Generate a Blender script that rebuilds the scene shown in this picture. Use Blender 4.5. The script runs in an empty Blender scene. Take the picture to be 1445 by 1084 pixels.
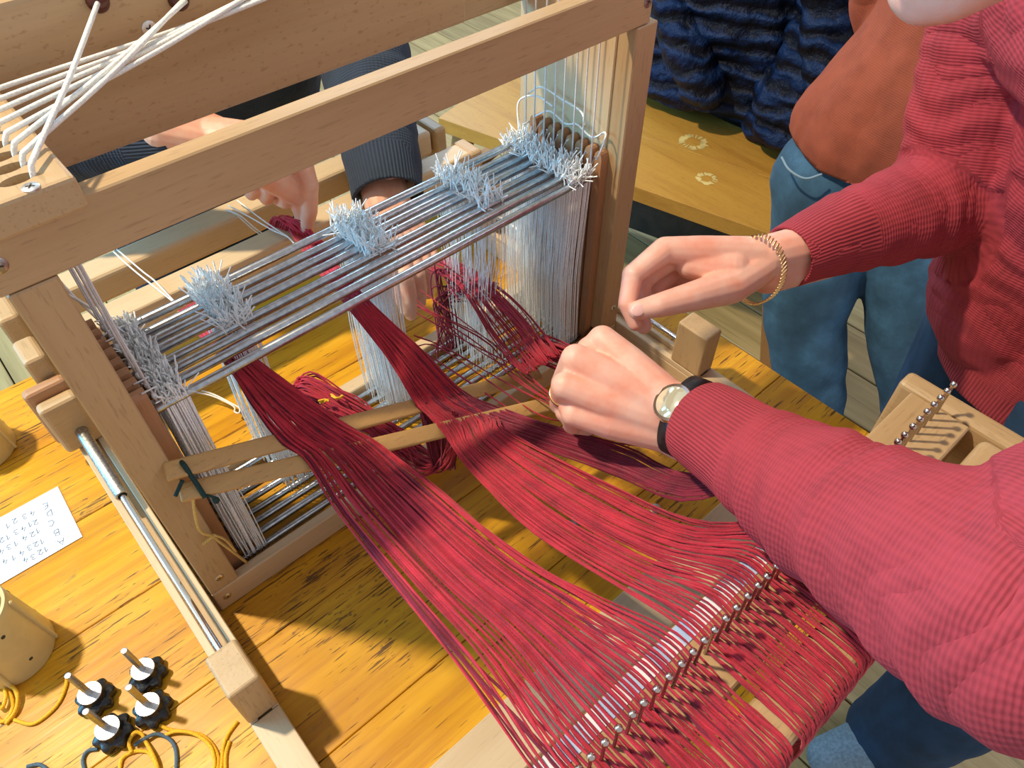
import bpy, bmesh, math, random
import numpy as np
from mathutils import Vector, Matrix, noise

random.seed(7)
rng = np.random.default_rng(7)
S = bpy.context.scene
COL = S.collection

# ------------------------------------------------------------------ camera, world, lights
# world frame: x along the loom's width, y away from the weaver, z up, table top at z = 0 (floor at -0.75)
F_PX, IW, IH = 1042.8, 1445.0, 1084.0
CAM = np.array([0.006, -0.444, 0.72])
ROT = np.array([[0.7479346579657797, -0.663763791469281, -0.0033729138644384552],
                [-0.4984208437569313, -0.5582544143993246, -0.6632711898705506],
                [0.4383724557066065, 0.49776464110861884, -0.7483715334910643]])
cam_data = bpy.data.cameras.new('camera')
cam = bpy.data.objects.new('camera', cam_data)
COL.objects.link(cam)
cam_data.sensor_width = 36.0
cam_data.lens = F_PX / IW * 36.0
cam_data.clip_start = 0.01
m = Matrix.Identity(4)
for i in range(3):
    m[i][0], m[i][1], m[i][2], m[i][3] = ROT[0][i], -ROT[1][i], -ROT[2][i], CAM[i]
cam.matrix_world = m
S.camera = cam

S.view_settings.view_transform = 'Standard'
S.view_settings.look = 'None'
S.view_settings.gamma = 1.0
S.view_settings.use_curve_mapping = False
S.view_settings.exposure = 0.0

world = bpy.data.worlds.new('world')
S.world = world
world.use_nodes = True
wn = world.node_tree.nodes
wn['Background'].inputs[0].default_value = (0.86, 0.90, 1.0, 1)
wn['Background'].inputs[1].default_value = 0.60


def area(name, loc, target, size, power, color, shape='DISK', size_y=None):
    d = bpy.data.lights.new(name, 'AREA')
    d.shape = shape
    d.size = size
    if size_y:
        d.size_y = size_y
    d.energy = power
    d.color = color
    o = bpy.data.objects.new(name, d)
    COL.objects.link(o)
    o.location = loc
    o.rotation_euler = (Vector(target) - Vector(loc)).to_track_quat('-Z', 'Y').to_euler()
    return o


# the ceiling lamp behind and left of the loom, the cool light of two windows, and an added fill
area('ceiling_lamp', (-0.78, 1.05, 2.75), (0.25, 0.0, 0.0), 0.16, 114.0, (1.0, 0.86, 0.62))
area('window_or_fill', (-2.1, 1.9, 1.15), (0.2, 0.1, 0.1), 1.7, 115.0, (0.13, 0.58, 1.0), 'RECTANGLE', 1.2)
area('window_or_fill', (1.9, 3.3, 1.9), (0.4, 0.1, 0.2), 1.8, 70.0, (0.50, 0.78, 1.0), 'RECTANGLE', 1.2)
area('window_or_fill', (2.6, -2.2, 1.6), (0.4, 0.0, 0.1), 1.6, 26.0, (0.95, 0.93, 1.0), 'RECTANGLE', 1.2)  # added fill from the front right, no window of the room


# ------------------------------------------------------------------ helpers
def D(px, py, dep):
    """world point seen at a picture point, dep metres in front of the lens plane"""
    return CAM + ROT.T @ np.array([(px - IW / 2) / F_PX, (py - IH / 2) / F_PX, 1.0]) * dep


def P(px, py, axis, val):
    """world point where the ray of a picture point meets the plane axis = val"""
    d = ROT.T @ np.array([(px - IW / 2) / F_PX, (py - IH / 2) / F_PX, 1.0])
    a = 'xyz'.index(axis)
    return CAM + d * ((val - CAM[a]) / d[a])


WL = {}


def thing(name, label, cat, loc=(0, 0, 0), group=None):
    o = bpy.data.objects.new(name, None)
    o.empty_display_size = 0.02
    COL.objects.link(o)
    o.location = loc
    o['label'] = label
    o['category'] = cat
    if group:
        o['group'] = group
    WL[o.name] = np.array(loc, float)
    return o


def tag(o, label, cat, group=None, kind=None):
    o['label'] = label
    o['category'] = cat
    if group:
        o['group'] = group
    if kind:
        o['kind'] = kind
    return o


class MB:
    def __init__(self):
        self.v, self.f, self.n = [], [], 0

    def add(self, v, f):
        v = np.asarray(v, float).reshape(-1, 3)
        self.v.append(v)
        k = self.n
        self.f.extend([tuple(i + k for i in q) for q in f])
        self.n += len(v)
        return self

    def box(self, x0, x1, y0, y1, z0, z1, bev=0.0012, seg=1, mat=None):
        bm = bmesh.new()
        bmesh.ops.create_cube(bm, size=1.0)
        for v in bm.verts:
            v.co = Vector(((x0 + x1) / 2 + v.co.x * (x1 - x0), (y0 + y1) / 2 + v.co.y * (y1 - y0), (z0 + z1) / 2 + v.co.z * (z1 - z0)))
        if bev > 0:
            bmesh.ops.bevel(bm, geom=list(bm.edges), offset=bev, segments=seg, affect='EDGES', profile=0.5)
        if mat is not None:
            bmesh.ops.transform(bm, matrix=mat, verts=bm.verts)
        return self.frombm(bm)

    def frombm(self, bm):
        bm.verts.index_update()
        self.add([v.co[:] for v in bm.verts], [[v.index for v in f.verts] for f in bm.faces])
        bm.free()
        return self

    def bar(self, a, b, w, h, up=(0, 0, 1), bev=0.001, seg=1):
        """a rectangular bar from a to b, w wide, h thick along up"""
        a, b = Vector(a), Vector(b)
        d = (b - a)
        L = d.length
        x = d.normalized()
        y = Vector(up).cross(x).normalized()
        z = x.cross(y)
        mt = Matrix(((x[0], y[0], z[0], (a[0] + b[0]) / 2), (x[1], y[1], z[1], (a[1] + b[1]) / 2), (x[2], y[2], z[2], (a[2] + b[2]) / 2), (0, 0, 0, 1)))
        return self.box(-L / 2, L / 2, -w / 2, w / 2, -h / 2, h / 2, bev, seg, mt)

    def tube(self, pts, r, seg=8, cap=True):
        pts = np.asarray(pts, float)
        n = len(pts)
        rr = np.full(n, r) if np.isscalar(r) else np.asarray(r, float)
        t = np.gradient(pts, axis=0)
        t /= np.linalg.norm(t, axis=1)[:, None] + 1e-12
        ref = np.array([0, 0, 1.0]) if abs(t[0][2]) < 0.9 else np.array([1.0, 0, 0])
        vs = []
        u = np.cross(t[0], ref)
        u /= np.linalg.norm(u)
        for i in range(n):
            u = u - t[i] * (u @ t[i])
            u /= np.linalg.norm(u) + 1e-12
            w = np.cross(t[i], u)
            for k in range(seg):
                a = 2 * math.pi * k / seg
                vs.append(pts[i] + rr[i] * (math.cos(a) * u + math.sin(a) * w))
        fs = [(i * seg + k, i * seg + (k + 1) % seg, (i + 1) * seg + (k + 1) % seg, (i + 1) * seg + k) for i in range(n - 1) for k in range(seg)]
        if cap:
            fs.append(tuple(range(seg))[::-1])
            fs.append(tuple(range((n - 1) * seg, n * seg)))
        return self.add(vs, fs)

    def lathe(self, o, axis, prof, seg=24):
        """prof: (distance along axis, radius) from o"""
        o, ax = np.asarray(o, float), np.asarray(axis, float)
        ax = ax / np.linalg.norm(ax)
        u = np.cross(ax, [0, 0, 1.0] if abs(ax[2]) < 0.9 else [1.0, 0, 0])
        u /= np.linalg.norm(u)
        w = np.cross(ax, u)
        vs = [o + ax * h + r * (math.cos(2 * math.pi * k / seg) * u + math.sin(2 * math.pi * k / seg) * w) for h, r in prof for k in range(seg)]
        n = len(prof)
        fs = [(i * seg + k, i * seg + (k + 1) % seg, (i + 1) * seg + (k + 1) % seg, (i + 1) * seg + k) for i in range(n - 1) for k in range(seg)]
        fs.append(tuple(range(seg))[::-1])
        fs.append(tuple(range((n - 1) * seg, n * seg)))
        return self.add(vs, fs)

    def ball(self, c, r, seg=12):
        prof = [(-r * math.cos(math.pi * i / 8), max(1e-4, r * math.sin(math.pi * i / 8))) for i in range(9)]
        return self.lathe(c, (0, 0, 1), prof, seg)

    def ellipsoid(self, c, rx, ry, rz, seg=20, rot=None):
        vs, fs = [], []
        n = seg // 2
        for i in range(n + 1):
            th = math.pi * i / n
            for k in range(seg):
                ph = 2 * math.pi * k / seg
                p = np.array([rx * max(1e-3, math.sin(th)) * math.cos(ph), ry * max(1e-3, math.sin(th)) * math.sin(ph), rz * math.cos(th)])
                if rot is not None:
                    p = rot @ p
                vs.append(np.asarray(c) + p)
        for i in range(n):
            for k in range(seg):
                fs.append((i * seg + k, (i + 1) * seg + k, (i + 1) * seg + (k + 1) % seg, i * seg + (k + 1) % seg))
        fs.append(tuple(range(seg)))
        fs.append(tuple(range(n * seg, (n + 1) * seg))[::-1])
        return self.add(vs, fs)

    def capsule(self, a, b, ra, rb, seg=14):
        a, b = np.asarray(a, float), np.asarray(b, float)
        d = b - a
        L = np.linalg.norm(d)
        if L < 1e-6:
            return self.ball(a, ra, seg)
        prof = []
        for i in range(6):
            th = math.pi / 2 * i / 5
            prof.append((-ra * math.cos(th), max(1e-4, ra * math.sin(th))))
        for i in range(6):
            th = math.pi / 2 * i / 5
            prof.append((L + rb * math.sin(th), max(1e-4, rb * math.cos(th))))
        return self.lathe(a, d / L, prof, seg)

    def strands(self, A, r, seg=4):
        """A: (N, M, 3) polylines; r scalar or (N, M)"""
        N, M, _ = A.shape
        T = np.gradient(A, axis=1)
        T /= np.linalg.norm(T, axis=2, keepdims=True) + 1e-12
        ref = np.where(np.abs(T[..., 2:3]) < 0.8, np.array([0, 0, 1.0]), np.array([1.0, 0, 0.2]))
        mean = T.mean(axis=1, keepdims=True)
        ref = np.where(np.abs(mean[..., 2:3]) < 0.8, np.array([0.05, 0.02, 1.0]), np.array([1.0, 0.1, 0.1]))
        U = np.cross(T, np.broadcast_to(ref, T.shape))
        U /= np.linalg.norm(U, axis=2, keepdims=True) + 1e-12
        W = np.cross(T, U)
        r = np.broadcast_to(np.asarray(r, float), (N, M))[..., None]
        ang = 2 * np.pi * np.arange(seg) / seg
        V = np.stack([A + r * (math.cos(a) * U + math.sin(a) * W) for a in ang], axis=2).reshape(-1, 3)
        idx = np.arange(N * M * seg).reshape(N, M, seg)
        a = idx[:, :-1, :]
        b = np.roll(a, -1, axis=2)
        c = idx[:, 1:, :]
        d = np.roll(c, -1, axis=2)
        Fq = np.stack([a, b, d, c], axis=-1).reshape(-1, 4)
        self.add(V, Fq.tolist())
        return self

    def mesh(self, name, off=(0, 0, 0)):
        me = bpy.data.meshes.new(name)
        V = np.concatenate(self.v) - np.asarray(off, float)
        me.from_pydata(V.tolist(), [], self.f)
        me.update()
        return me

    def build(self, name, mat, parent=None, smooth=False, kind=None, loc=None):
        off = np.zeros(3)
        if parent is not None:
            off = WL[parent.name]
        elif loc is not None:
            off = np.asarray(loc, float)
        me = self.mesh(name, off)
        o = bpy.data.objects.new(name, me)
        COL.objects.link(o)
        me.materials.append(mat)
        if smooth:
            me.polygons.foreach_set('use_smooth', [True] * len(me.polygons))
        if parent is not None:
            o.parent = parent
        elif loc is not None:
            o.location = loc
        WL[o.name] = off
        if kind:
            o['kind'] = kind
        return o


def smooth_by_angle(o, ang=40):
    me = o.data
    bm = bmesh.new()
    bm.from_mesh(me)
    for f in bm.faces:
        f.smooth = True
    for e in bm.edges:
        if len(e.link_faces) == 2 and e.calc_face_angle(0) > math.radians(ang):
            e.smooth = False
    bm.to_mesh(me)
    bm.free()
    return o


def catmull(K, n):
    """K: (..., S, 3) control stations -> (..., n, 3) smooth curve"""
    K = np.asarray(K, float)
    Sn = K.shape[-2]
    E0 = 2 * K[..., :1, :] - K[..., 1:2, :]
    E1 = 2 * K[..., -1:, :] - K[..., -2:-1, :]
    Q = np.concatenate([E0, K, E1], axis=-2)
    t = np.linspace(0, Sn - 1 - 1e-6, n)
    i = t.astype(int)
    f = (t - i)[:, None]
    p0, p1, p2, p3 = Q[..., i, :], Q[..., i + 1, :], Q[..., i + 2, :], Q[..., i + 3, :]
    return 0.5 * (2 * p1 + (p2 - p0) * f + (2 * p0 - 5 * p1 + 4 * p2 - p3) * f ** 2 + (3 * p1 - p0 - 3 * p2 + p3) * f ** 3)


# ------------------------------------------------------------------ materials
class NT:
    def __init__(self, name):
        self.m = bpy.data.materials.new(name)
        self.m.use_nodes = True
        self.t = self.m.node_tree
        self.b = self.t.nodes['Principled BSDF']

    def n(self, typ, **kw):
        nd = self.t.nodes.new(typ)
        for k, v in kw.items():
            if k.startswith('_'):
                setattr(nd, k[1:], v)
            else:
                nd.inputs[k.replace('__', ' ')].default_value = v
        return nd

    def l(self, a, b):
        self.t.links.new(a, b)

    def coords(self, scale=(1, 1, 1), rand=True):
        tc = self.n('ShaderNodeTexCoord')
        mp = self.n('ShaderNodeMapping')
        mp.inputs['Scale'].default_value = scale
        if rand:
            oi = self.n('ShaderNodeObjectInfo')
            mu = self.n('ShaderNodeMath', _operation='MULTIPLY')
            mu.inputs[1].default_value = 37.0
            self.l(oi.outputs['Random'], mu.inputs[0])
            ad = self.n('ShaderNodeVectorMath', _operation='ADD')
            self.l(tc.outputs['Object'], ad.inputs[0])
            self.l(mu.outputs[0], ad.inputs[1])
            self.l(ad.outputs[0], mp.inputs['Vector'])
        else:
            self.l(tc.outputs['Object'], mp.inputs['Vector'])
        return mp.outputs['Vector']

    def noise(self, vec, scale, detail=3, rough=0.55):
        nd = self.n('ShaderNodeTexNoise', Scale=scale, Detail=detail, Roughness=rough)
        if vec is not None:
            self.l(vec, nd.inputs['Vector'])
        return nd.outputs['Fac']

    def ramp(self, fac, stops):
        nd = self.n('ShaderNodeValToRGB')
        e = nd.color_ramp.elements
        while len(e) < len(stops):
            e.new(0.5)
        for k, (p, c) in enumerate(stops):
            e[k].position = p
            e[k].color = (c[0], c[1], c[2], 1) if hasattr(c, '__len__') else (c, c, c, 1)
        self.l(fac, nd.inputs['Fac'])
        return nd.outputs['Color']

    def mix(self, fac, a, b, mode='MIX'):
        nd = self.n('ShaderNodeMix', _data_type='RGBA', _blend_type=mode)
        for s, k in ((fac, 0), (a, 6), (b, 7)):
            if hasattr(s, 'is_linked') or hasattr(s, 'links'):
                self.l(s, nd.inputs[k])
            elif hasattr(s, '__len__'):
                nd.inputs[k].default_value = (s[0], s[1], s[2], 1)
            else:
                nd.inputs[k].default_value = s
        return nd.outputs[2]

    def math(self, op, a, b=None):
        nd = self.n('ShaderNodeMath', _operation=op)
        for k, s in enumerate((a, b)):
            if s is None:
                continue
            if hasattr(s, 'links'):
                self.l(s, nd.inputs[k])
            else:
                nd.inputs[k].default_value = s
        return nd.outputs[0]

    def bump(self, h, strength=0.3, dist=0.001):
        nd = self.n('ShaderNodeBump', Strength=strength, Distance=dist)
        self.l(h, nd.inputs['Height'])
        self.l(nd.outputs['Normal'], self.b.inputs['Normal'])

    def color(self, c):
        if hasattr(c, 'links'):
            self.l(c, self.b.inputs['Base Color'])
        else:
            self.b.inputs['Base Color'].default_value = (c[0], c[1], c[2], 1)

    def set(self, **kw):
        for k, v in kw.items():
            self.b.inputs[k.replace('__', ' ')].default_value = v
        return self


def axis_scale(axis, along, across):
    return tuple(along if 'xyz'[i] == axis else across for i in range(3))


def wood(name, axis, c1, c2, fleck=0.35, rough=0.45, flc=None, fa=22.0, fx=210.0):
    t = NT(name)
    v = t.coords(axis_scale(axis, 0.6, 9.0))
    g = t.noise(v, 3.2, 5, 0.6)
    base = t.ramp(g, [(0.3, c2), (0.52, c1), (0.75, tuple(0.9 * a + 0.1 * b for a, b in zip(c1, c2)))])
    v2 = t.coords(axis_scale(axis, fa, fx))
    f = t.noise(v2, 2.2, 2, 0.5)
    fm = t.ramp(f, [(0.60, 0.0), (0.68, 1.0)])
    fl = flc or tuple(0.45 * a for a in c2)
    k = t.math('MULTIPLY', fm, fleck)
    c = t.mix(k, base, fl)
    v3 = t.coords(axis_scale(axis, 1.2, 90.0))
    f3 = t.noise(v3, 4.0, 3, 0.6)
    c = t.mix(0.22, c, t.ramp(f3, [(0.35, c2), (0.65, c1)]))
    t.color(c)
    t.set(Roughness=rough)
    t.bump(f3, 0.12, 0.0006)
    return t.m


BEECH1, BEECH2 = (0.49, 0.325, 0.165), (0.405, 0.250, 0.112)
beech = {a: wood('beech_' + a, a, BEECH1, BEECH2) for a in 'xyz'}
PALE1, PALE2 = (0.62, 0.455, 0.27), (0.54, 0.37, 0.20)
pale = {a: wood('pale_beech_' + a, a, PALE1, PALE2, 0.2) for a in 'xyz'}
dark_beech = {a: wood('steamed_beech_' + a, a, (0.43, 0.22, 0.105), (0.33, 0.155, 0.07), 0.3) for a in 'xyz'}
stick_wood = wood('stick_wood', 'x', (0.52, 0.30, 0.10), (0.40, 0.215, 0.07), 0.35, 0.5)
board_wood = wood('quartersawn_beech', 'x', (0.50, 0.325, 0.165), (0.42, 0.26, 0.12), 0.55, 0.42, (0.27, 0.135, 0.05), 62.0, 130.0)
bench_wood = wood('bench_wood', 'y', (0.52, 0.27, 0.045), (0.40, 0.185, 0.028), 0.4, 0.4)
leg_wood = wood('leg_wood', 'z', (0.40, 0.20, 0.07), (0.30, 0.14, 0.05), 0.3, 0.5)


def table_mat():
    t = NT('lacquered_pine')
    v = t.coords((0.8, 9.0, 9.0))
    g = t.noise(v, 2.6, 5, 0.6)
    base = t.ramp(g, [(0.30, (0.47, 0.205, 0.010)), (0.50, (0.64, 0.315, 0.015)), (0.72, (0.74, 0.405, 0.026))])
    v2 = t.coords((3.0, 75.0, 75.0))
    f2 = t.noise(v2, 2.0, 4, 0.65)
    base = t.mix(t.ramp(f2, [(0.38, 0.5), (0.54, 0.0)]), base, (0.46, 0.18, 0.016))
    # fine dark cracks along the grain, denser in worn patches
    patch = t.noise(t.coords((2.2, 3.5, 3.5)), 3.2, 3, 0.6)
    f3 = t.noise(t.coords((13.0, 230.0, 60.0)), 1.6, 3, 0.55)
    th = t.math('ADD', f3, t.math('MULTIPLY', t.math('SUBTRACT', patch, 0.5), 0.50))
    cr = t.ramp(th, [(0.635, 0.0), (0.675, 1.0)])
    base = t.mix(t.math('MULTIPLY', cr, 0.85), base, (0.075, 0.030, 0.010))
    f4 = t.noise(t.coords((30.0, 110.0, 60.0)), 2.2, 3, 0.6)
    cr2 = t.ramp(t.math('ADD', f4, t.math('MULTIPLY', t.math('SUBTRACT', patch, 0.5), 0.55)), [(0.70, 0.0), (0.745, 1.0)])
    base = t.mix(t.math('MULTIPLY', cr2, 0.75), base, (0.10, 0.05, 0.02))
    # round knots
    vo = t.n('ShaderNodeTexVoronoi', Scale=1.0)
    t.l(t.coords((5.0, 9.0, 5.0)), vo.inputs['Vector'])
    kn = t.ramp(vo.outputs['Distance'], [(0.035, 1.0), (0.075, 0.0)])
    base = t.mix(t.math('MULTIPLY', kn, 0.7), base, (0.26, 0.075, 0.012))
    # grey worn stains
    t.set(Specular__IOR__Level=0.3)
    stn = t.noise(t.coords((4.0, 13.0, 6.0)), 2.6, 5, 0.7)
    base = t.mix(t.math('MULTIPLY', t.ramp(stn, [(0.66, 0.0), (0.72, 1.0)]), 0.55), base, (0.17, 0.115, 0.06))
    t.color(base)
    t.l(t.ramp(patch, [(0.35, 0.26), (0.65, 0.45)]), t.b.inputs['Roughness'])
    t.bump(t.math('SUBTRACT', f2, t.math('MULTIPLY', cr, 0.8)), 0.25, 0.0008)
    return t.m


def plain(name, c, rough=0.5, metal=0.0, nscale=0, namt=0.0, bump=0.0, **kw):
    t = NT(name)
    if nscale:
        f = t.noise(t.coords(), nscale, 3)
        t.color(t.mix(t.ramp(f, [(0.35, 0.0), (0.65, 1.0)]), tuple(x * (1 - namt) for x in c), tuple(min(1, x * (1 + namt)) for x in c)))
        if bump:
            t.bump(f, bump, 0.001)
    else:
        t.color(c)
    t.set(Roughness=rough, Metallic=metal, **kw)
    return t.m


TABLE = table_mat()
steel = plain('brushed_steel', (0.50, 0.52, 0.54), 0.27, 1.0, 180, 0.15, 0.05)
chrome = plain('chrome', (0.80, 0.80, 0.82), 0.12, 1.0)
zinc = plain('zinc_plate', (0.72, 0.72, 0.72), 0.35, 1.0, 300, 0.12)
dull_steel = plain('galvanised_tube', (0.42, 0.41, 0.38), 0.38, 1.0, 400, 0.3, 0.15)
gold = plain('gold', (0.95, 0.68, 0.28), 0.2, 1.0)
nail_metal = plain('nail_metal', (0.62, 0.52, 0.44), 0.22, 1.0)
black_plastic = plain('black_plastic', (0.012, 0.012, 0.014), 0.38, 0, 300, 0.3, 0.1)
cream_plastic = plain('cream_plastic', (0.60, 0.47, 0.22), 0.38, 0, 60, 0.05)
card_white = plain('card_white', (0.66, 0.68, 0.71), 0.7, 0, 90, 0.02)
ink = plain('pencil_ink', (0.13, 0.19, 0.29), 0.7)
bead_mat = plain('brown_bead', (0.09, 0.022, 0.012), 0.25)
green_cord = plain('green_cord', (0.006, 0.035, 0.030), 0.85, 0, 900, 0.4, 0.5)
yellow_cord = plain('yellow_cord', (0.80, 0.42, 0.015), 0.85, 0, 900, 0.25, 0.5)
ochre_cord = plain('ochre_cord', (0.62, 0.42, 0.12), 0.85, 0, 900, 0.25, 0.5)
blue_cord = plain('blue_cord', (0.075, 0.12, 0.155), 0.85, 0, 900, 0.25, 0.5)
white_cord = plain('white_cord', (0.82, 0.80, 0.74), 0.8, 0, 700, 0.10, 0.5)
heddle_mat = plain('heddle_cotton', (0.90, 0.90, 0.88), 0.8, 0, 400, 0.08)
string_mat = plain('pale_string', (0.70, 0.71, 0.72), 0.7, 0, 500, 0.08)
dark_gap = plain('dark_groove', (0.05, 0.035, 0.02), 0.8)


def yarn_mat(name, c, d):
    t = NT(name)
    v = t.coords((1, 1, 1), False)
    f = t.noise(v, 55, 3, 0.6)
    c1 = t.ramp(f, [(0.3, d), (0.55, c), (0.8, tuple(min(1, 1.25 * x) for x in c))])
    g = t.noise(v, 900, 2, 0.6)
    at = t.n('ShaderNodeAttribute', _attribute_name='tone')
    c2 = t.mix(t.math('MULTIPLY', g, 0.5), c1, d)
    t.color(t.mix(t.ramp(at.outputs['Fac'], [(0.0, 0.0), (1.0, 0.55)]), c2, d))
    t.set(Roughness=0.9)
    t.set(Sheen__Weight=0.35, Sheen__Roughness=0.5)
    t.b.inputs['Sheen Tint'].default_value = (1, 0.4, 0.45, 1)
    t.bump(g, 0.6, 0.0008)
    return t.m


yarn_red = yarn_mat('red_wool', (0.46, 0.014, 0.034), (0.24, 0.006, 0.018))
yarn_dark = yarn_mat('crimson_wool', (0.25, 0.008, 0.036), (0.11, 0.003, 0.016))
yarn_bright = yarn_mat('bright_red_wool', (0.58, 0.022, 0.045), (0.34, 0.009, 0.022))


def paper_strip():
    t = NT('striped_paper')
    v = t.coords((1, 1, 1), False)
    f = t.noise(t.coords((16, 2, 2), False), 2.0, 2)
    t.color(t.ramp(f, [(0.42, (0.80, 0.83, 0.90)), (0.50, (0.78, 0.82, 0.90)), (0.53, (0.38, 0.53, 0.80)), (0.60, (0.42, 0.56, 0.82)), (0.64, (0.82, 0.85, 0.92))]))
    t.set(Roughness=0.6)
    return t.m


PAPER = paper_strip()


def skin_mat(name, c):
    t = NT(name)
    v = t.coords((1, 1, 1), False)
    f = t.noise(v, 38, 3, 0.6)
    col = t.mix(t.ramp(f, [(0.35, 0.0), (0.7, 1.0)]), c, (c[0] * 0.98, c[1] * 0.70, c[2] * 0.62))
    t.color(col)
    t.set(Roughness=0.5, Subsurface__Weight=0.25, Subsurface__Scale=0.006)
    t.b.inputs['Subsurface Radius'].default_value = (1.0, 0.35, 0.2)
    g = t.noise(v, 420, 3, 0.6)
    t.bump(g, 0.18, 0.0006)
    return t.m


skin = skin_mat('skin', (0.77, 0.455, 0.355))
skin2 = skin_mat('skin_two', (0.78, 0.47, 0.33))
nail_skin = plain('fingernail', (0.80, 0.47, 0.42), 0.28)


def knit_mat(name, c, rib_at=0.055, pitch_u=260.0, pitch_v=260.0, contrast=0.30, strength=0.55):
    """knit that follows the limb: attribute 'limb' = (metres along, metres around, rib flag)"""
    t = NT(name)
    at = t.n('ShaderNodeAttribute', _attribute_name='limb')
    sp = t.n('ShaderNodeSeparateXYZ')
    t.l(at.outputs['Vector'], sp.inputs[0])
    u, vv, rb = sp.outputs[0], sp.outputs[1], sp.outputs[2]
    w = t.noise(t.coords((1, 1, 1), False), 40, 2)
    wob = t.math('MULTIPLY', w, 6.0)
    su = t.math('SINE', t.math('ADD', t.math('MULTIPLY', u, pitch_u * 6.283), wob))
    sv = t.math('SINE', t.math('ADD', t.math('MULTIPLY', vv, pitch_v * 6.283), wob))
    body = t.math('MULTIPLY', t.math('ADD', su, t.math('MULTIPLY', sv, 0.6)), 0.45)
    rib = t.math('SINE', t.math('MULTIPLY', vv, 210.0 * 6.283))
    h = t.n('ShaderNodeMix', _data_type='FLOAT')
    t.l(rb, h.inputs[0])
    t.l(body, h.inputs[2])
    t.l(rib, h.inputs[3])
    hh = h.outputs[0]
    f = t.noise(t.coords((1, 1, 1), False), 25, 3, 0.6)
    k = t.math('ADD', t.math('MULTIPLY', hh, 0.25), f)
    d = tuple(x * (1 - contrast) for x in c)
    e = tuple(min(1, x * (1 + contrast * 0.5)) for x in c)
    t.color(t.ramp(k, [(0.2, d), (0.5, c), (0.85, e)]))
    t.set(Roughness=0.92, Sheen__Weight=0.18, Sheen__Roughness=0.5)
    t.b.inputs['Sheen Tint'].default_value = (min(1, c[0] * 2.0), min(1, c[1] * 2.0), min(1, c[2] * 2.0), 1)
    t.bump(hh, strength, 0.0012)
    return t.m


red_knit = knit_mat('raspberry_knit', (0.34, 0.032, 0.046), pitch_u=330, pitch_v=170, contrast=0.30, strength=0.45)
rust_knit = knit_mat('rust_knit', (0.30, 0.066, 0.031), pitch_u=300, pitch_v=300, strength=0.2)
navy_knit = knit_mat('slate_knit', (0.026, 0.038, 0.060), pitch_u=260, pitch_v=260)


def denim(name, c):
    t = NT(name)
    v = t.coords((1, 1, 1), False)
    f = t.noise(v, 11, 4, 0.65)
    g = t.noise(v, 700, 2, 0.6)
    k = t.math('ADD', t.math('MULTIPLY', g, 0.25), f)
    t.color(t.ramp(k, [(0.35, tuple(x * 0.55 for x in c)), (0.62, c), (0.85, tuple(min(1, x * 1.7) for x in c))]))
    t.set(Roughness=0.85)
    t.bump(g, 0.3, 0.0006)
    return t.m


jeans_light = denim('faded_denim', (0.038, 0.105, 0.185))
jeans_dark = denim('dark_denim', (0.010, 0.040, 0.095))
trouser_navy = denim('navy_cloth', (0.012, 0.020, 0.045))
def nylon():
    t = NT('quilted_nylon')
    v = t.coords((1, 1, 1), False)
    f = t.noise(v, 26, 5, 0.65)
    wv = t.n('ShaderNodeTexWave', _bands_direction='Z', Scale=6.5, Distortion=5.0, Detail=3.0)
    wv.inputs['Detail Scale'].default_value = 1.6
    t.l(v, wv.inputs['Vector'])
    h = t.math('ADD', t.math('MULTIPLY', wv.outputs['Fac'], 0.8), f)
    t.color(t.ramp(h, [(0.50, (0.0006, 0.0025, 0.010)), (0.85, (0.0014, 0.008, 0.036)), (1.2, (0.004, 0.021, 0.08))]))  # crease shade and ridge highlights painted in: near black to blue
    t.set(Roughness=0.55, Specular__IOR__Level=0.25)
    t.bump(h, 0.9, 0.02)
    return t.m


jacket_mat = nylon()
hair_mat = plain('brown_hair', (0.10, 0.05, 0.025), 0.5, 0, 200, 0.4, 0.3)
shoe_mat = plain('blue_sneaker', (0.20, 0.30, 0.38), 0.7, 0, 200, 0.2)
shoe_dark = plain('dark_shoe', (0.03, 0.03, 0.035), 0.6, 0, 200, 0.2)
eye_mat = plain('eye', (0.75, 0.73, 0.70), 0.2)
lip_mat = plain('lip', (0.62, 0.22, 0.20), 0.5)


def floor_mat():
    t = NT('floor_planks')
    v = t.coords((8.0, 0.5, 1.0))
    f = t.noise(v, 4, 5, 0.6)
    oi = t.n('ShaderNodeObjectInfo')
    c = t.ramp(f, [(0.3, (0.33, 0.235, 0.09)), (0.55, (0.47, 0.35, 0.15)), (0.8, (0.55, 0.43, 0.20))])
    dk = t.noise(t.coords((60, 2.0, 1)), 2, 3)
    c = t.mix(t.ramp(dk, [(0.58, 0.0), (0.68, 0.5)]), c, (0.20, 0.14, 0.07))
    br = t.ramp(oi.outputs['Random'], [(0.0, 0.78), (1.0, 1.0)])
    c = t.mix(1.0, c, br, 'MULTIPLY')
    t.color(c)
    t.set(Roughness=0.5)
    t.bump(f, 0.15, 0.002)
    return t.m


FLOOR = floor_mat()

# ------------------------------------------------------------------ floor
b = MB().box(-2.6, 4.4, -2.6, 4.4, -0.80, -0.772, 0)
floor = b.build('floor', dark_gap, kind='structure', loc=(0, 0, -0.772))
WL[floor.name] = np.array((0, 0, -0.772))
pl_me = None
PW = 0.155
for i in range(45):
    x0 = -2.6 + i * PW
    if pl_me is None:
        o = MB().box(0, PW - 0.004, -2.6, 4.4, 0, 0.022, 0.002).build('plank', FLOOR)
        pl_me = o.data
    else:
        o = bpy.data.objects.new('plank', pl_me)
        COL.objects.link(o)
    o.parent = floor
    o.location = (x0, 0, 0.0)
    if x0 > -1.0 and False:
        pass

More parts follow.
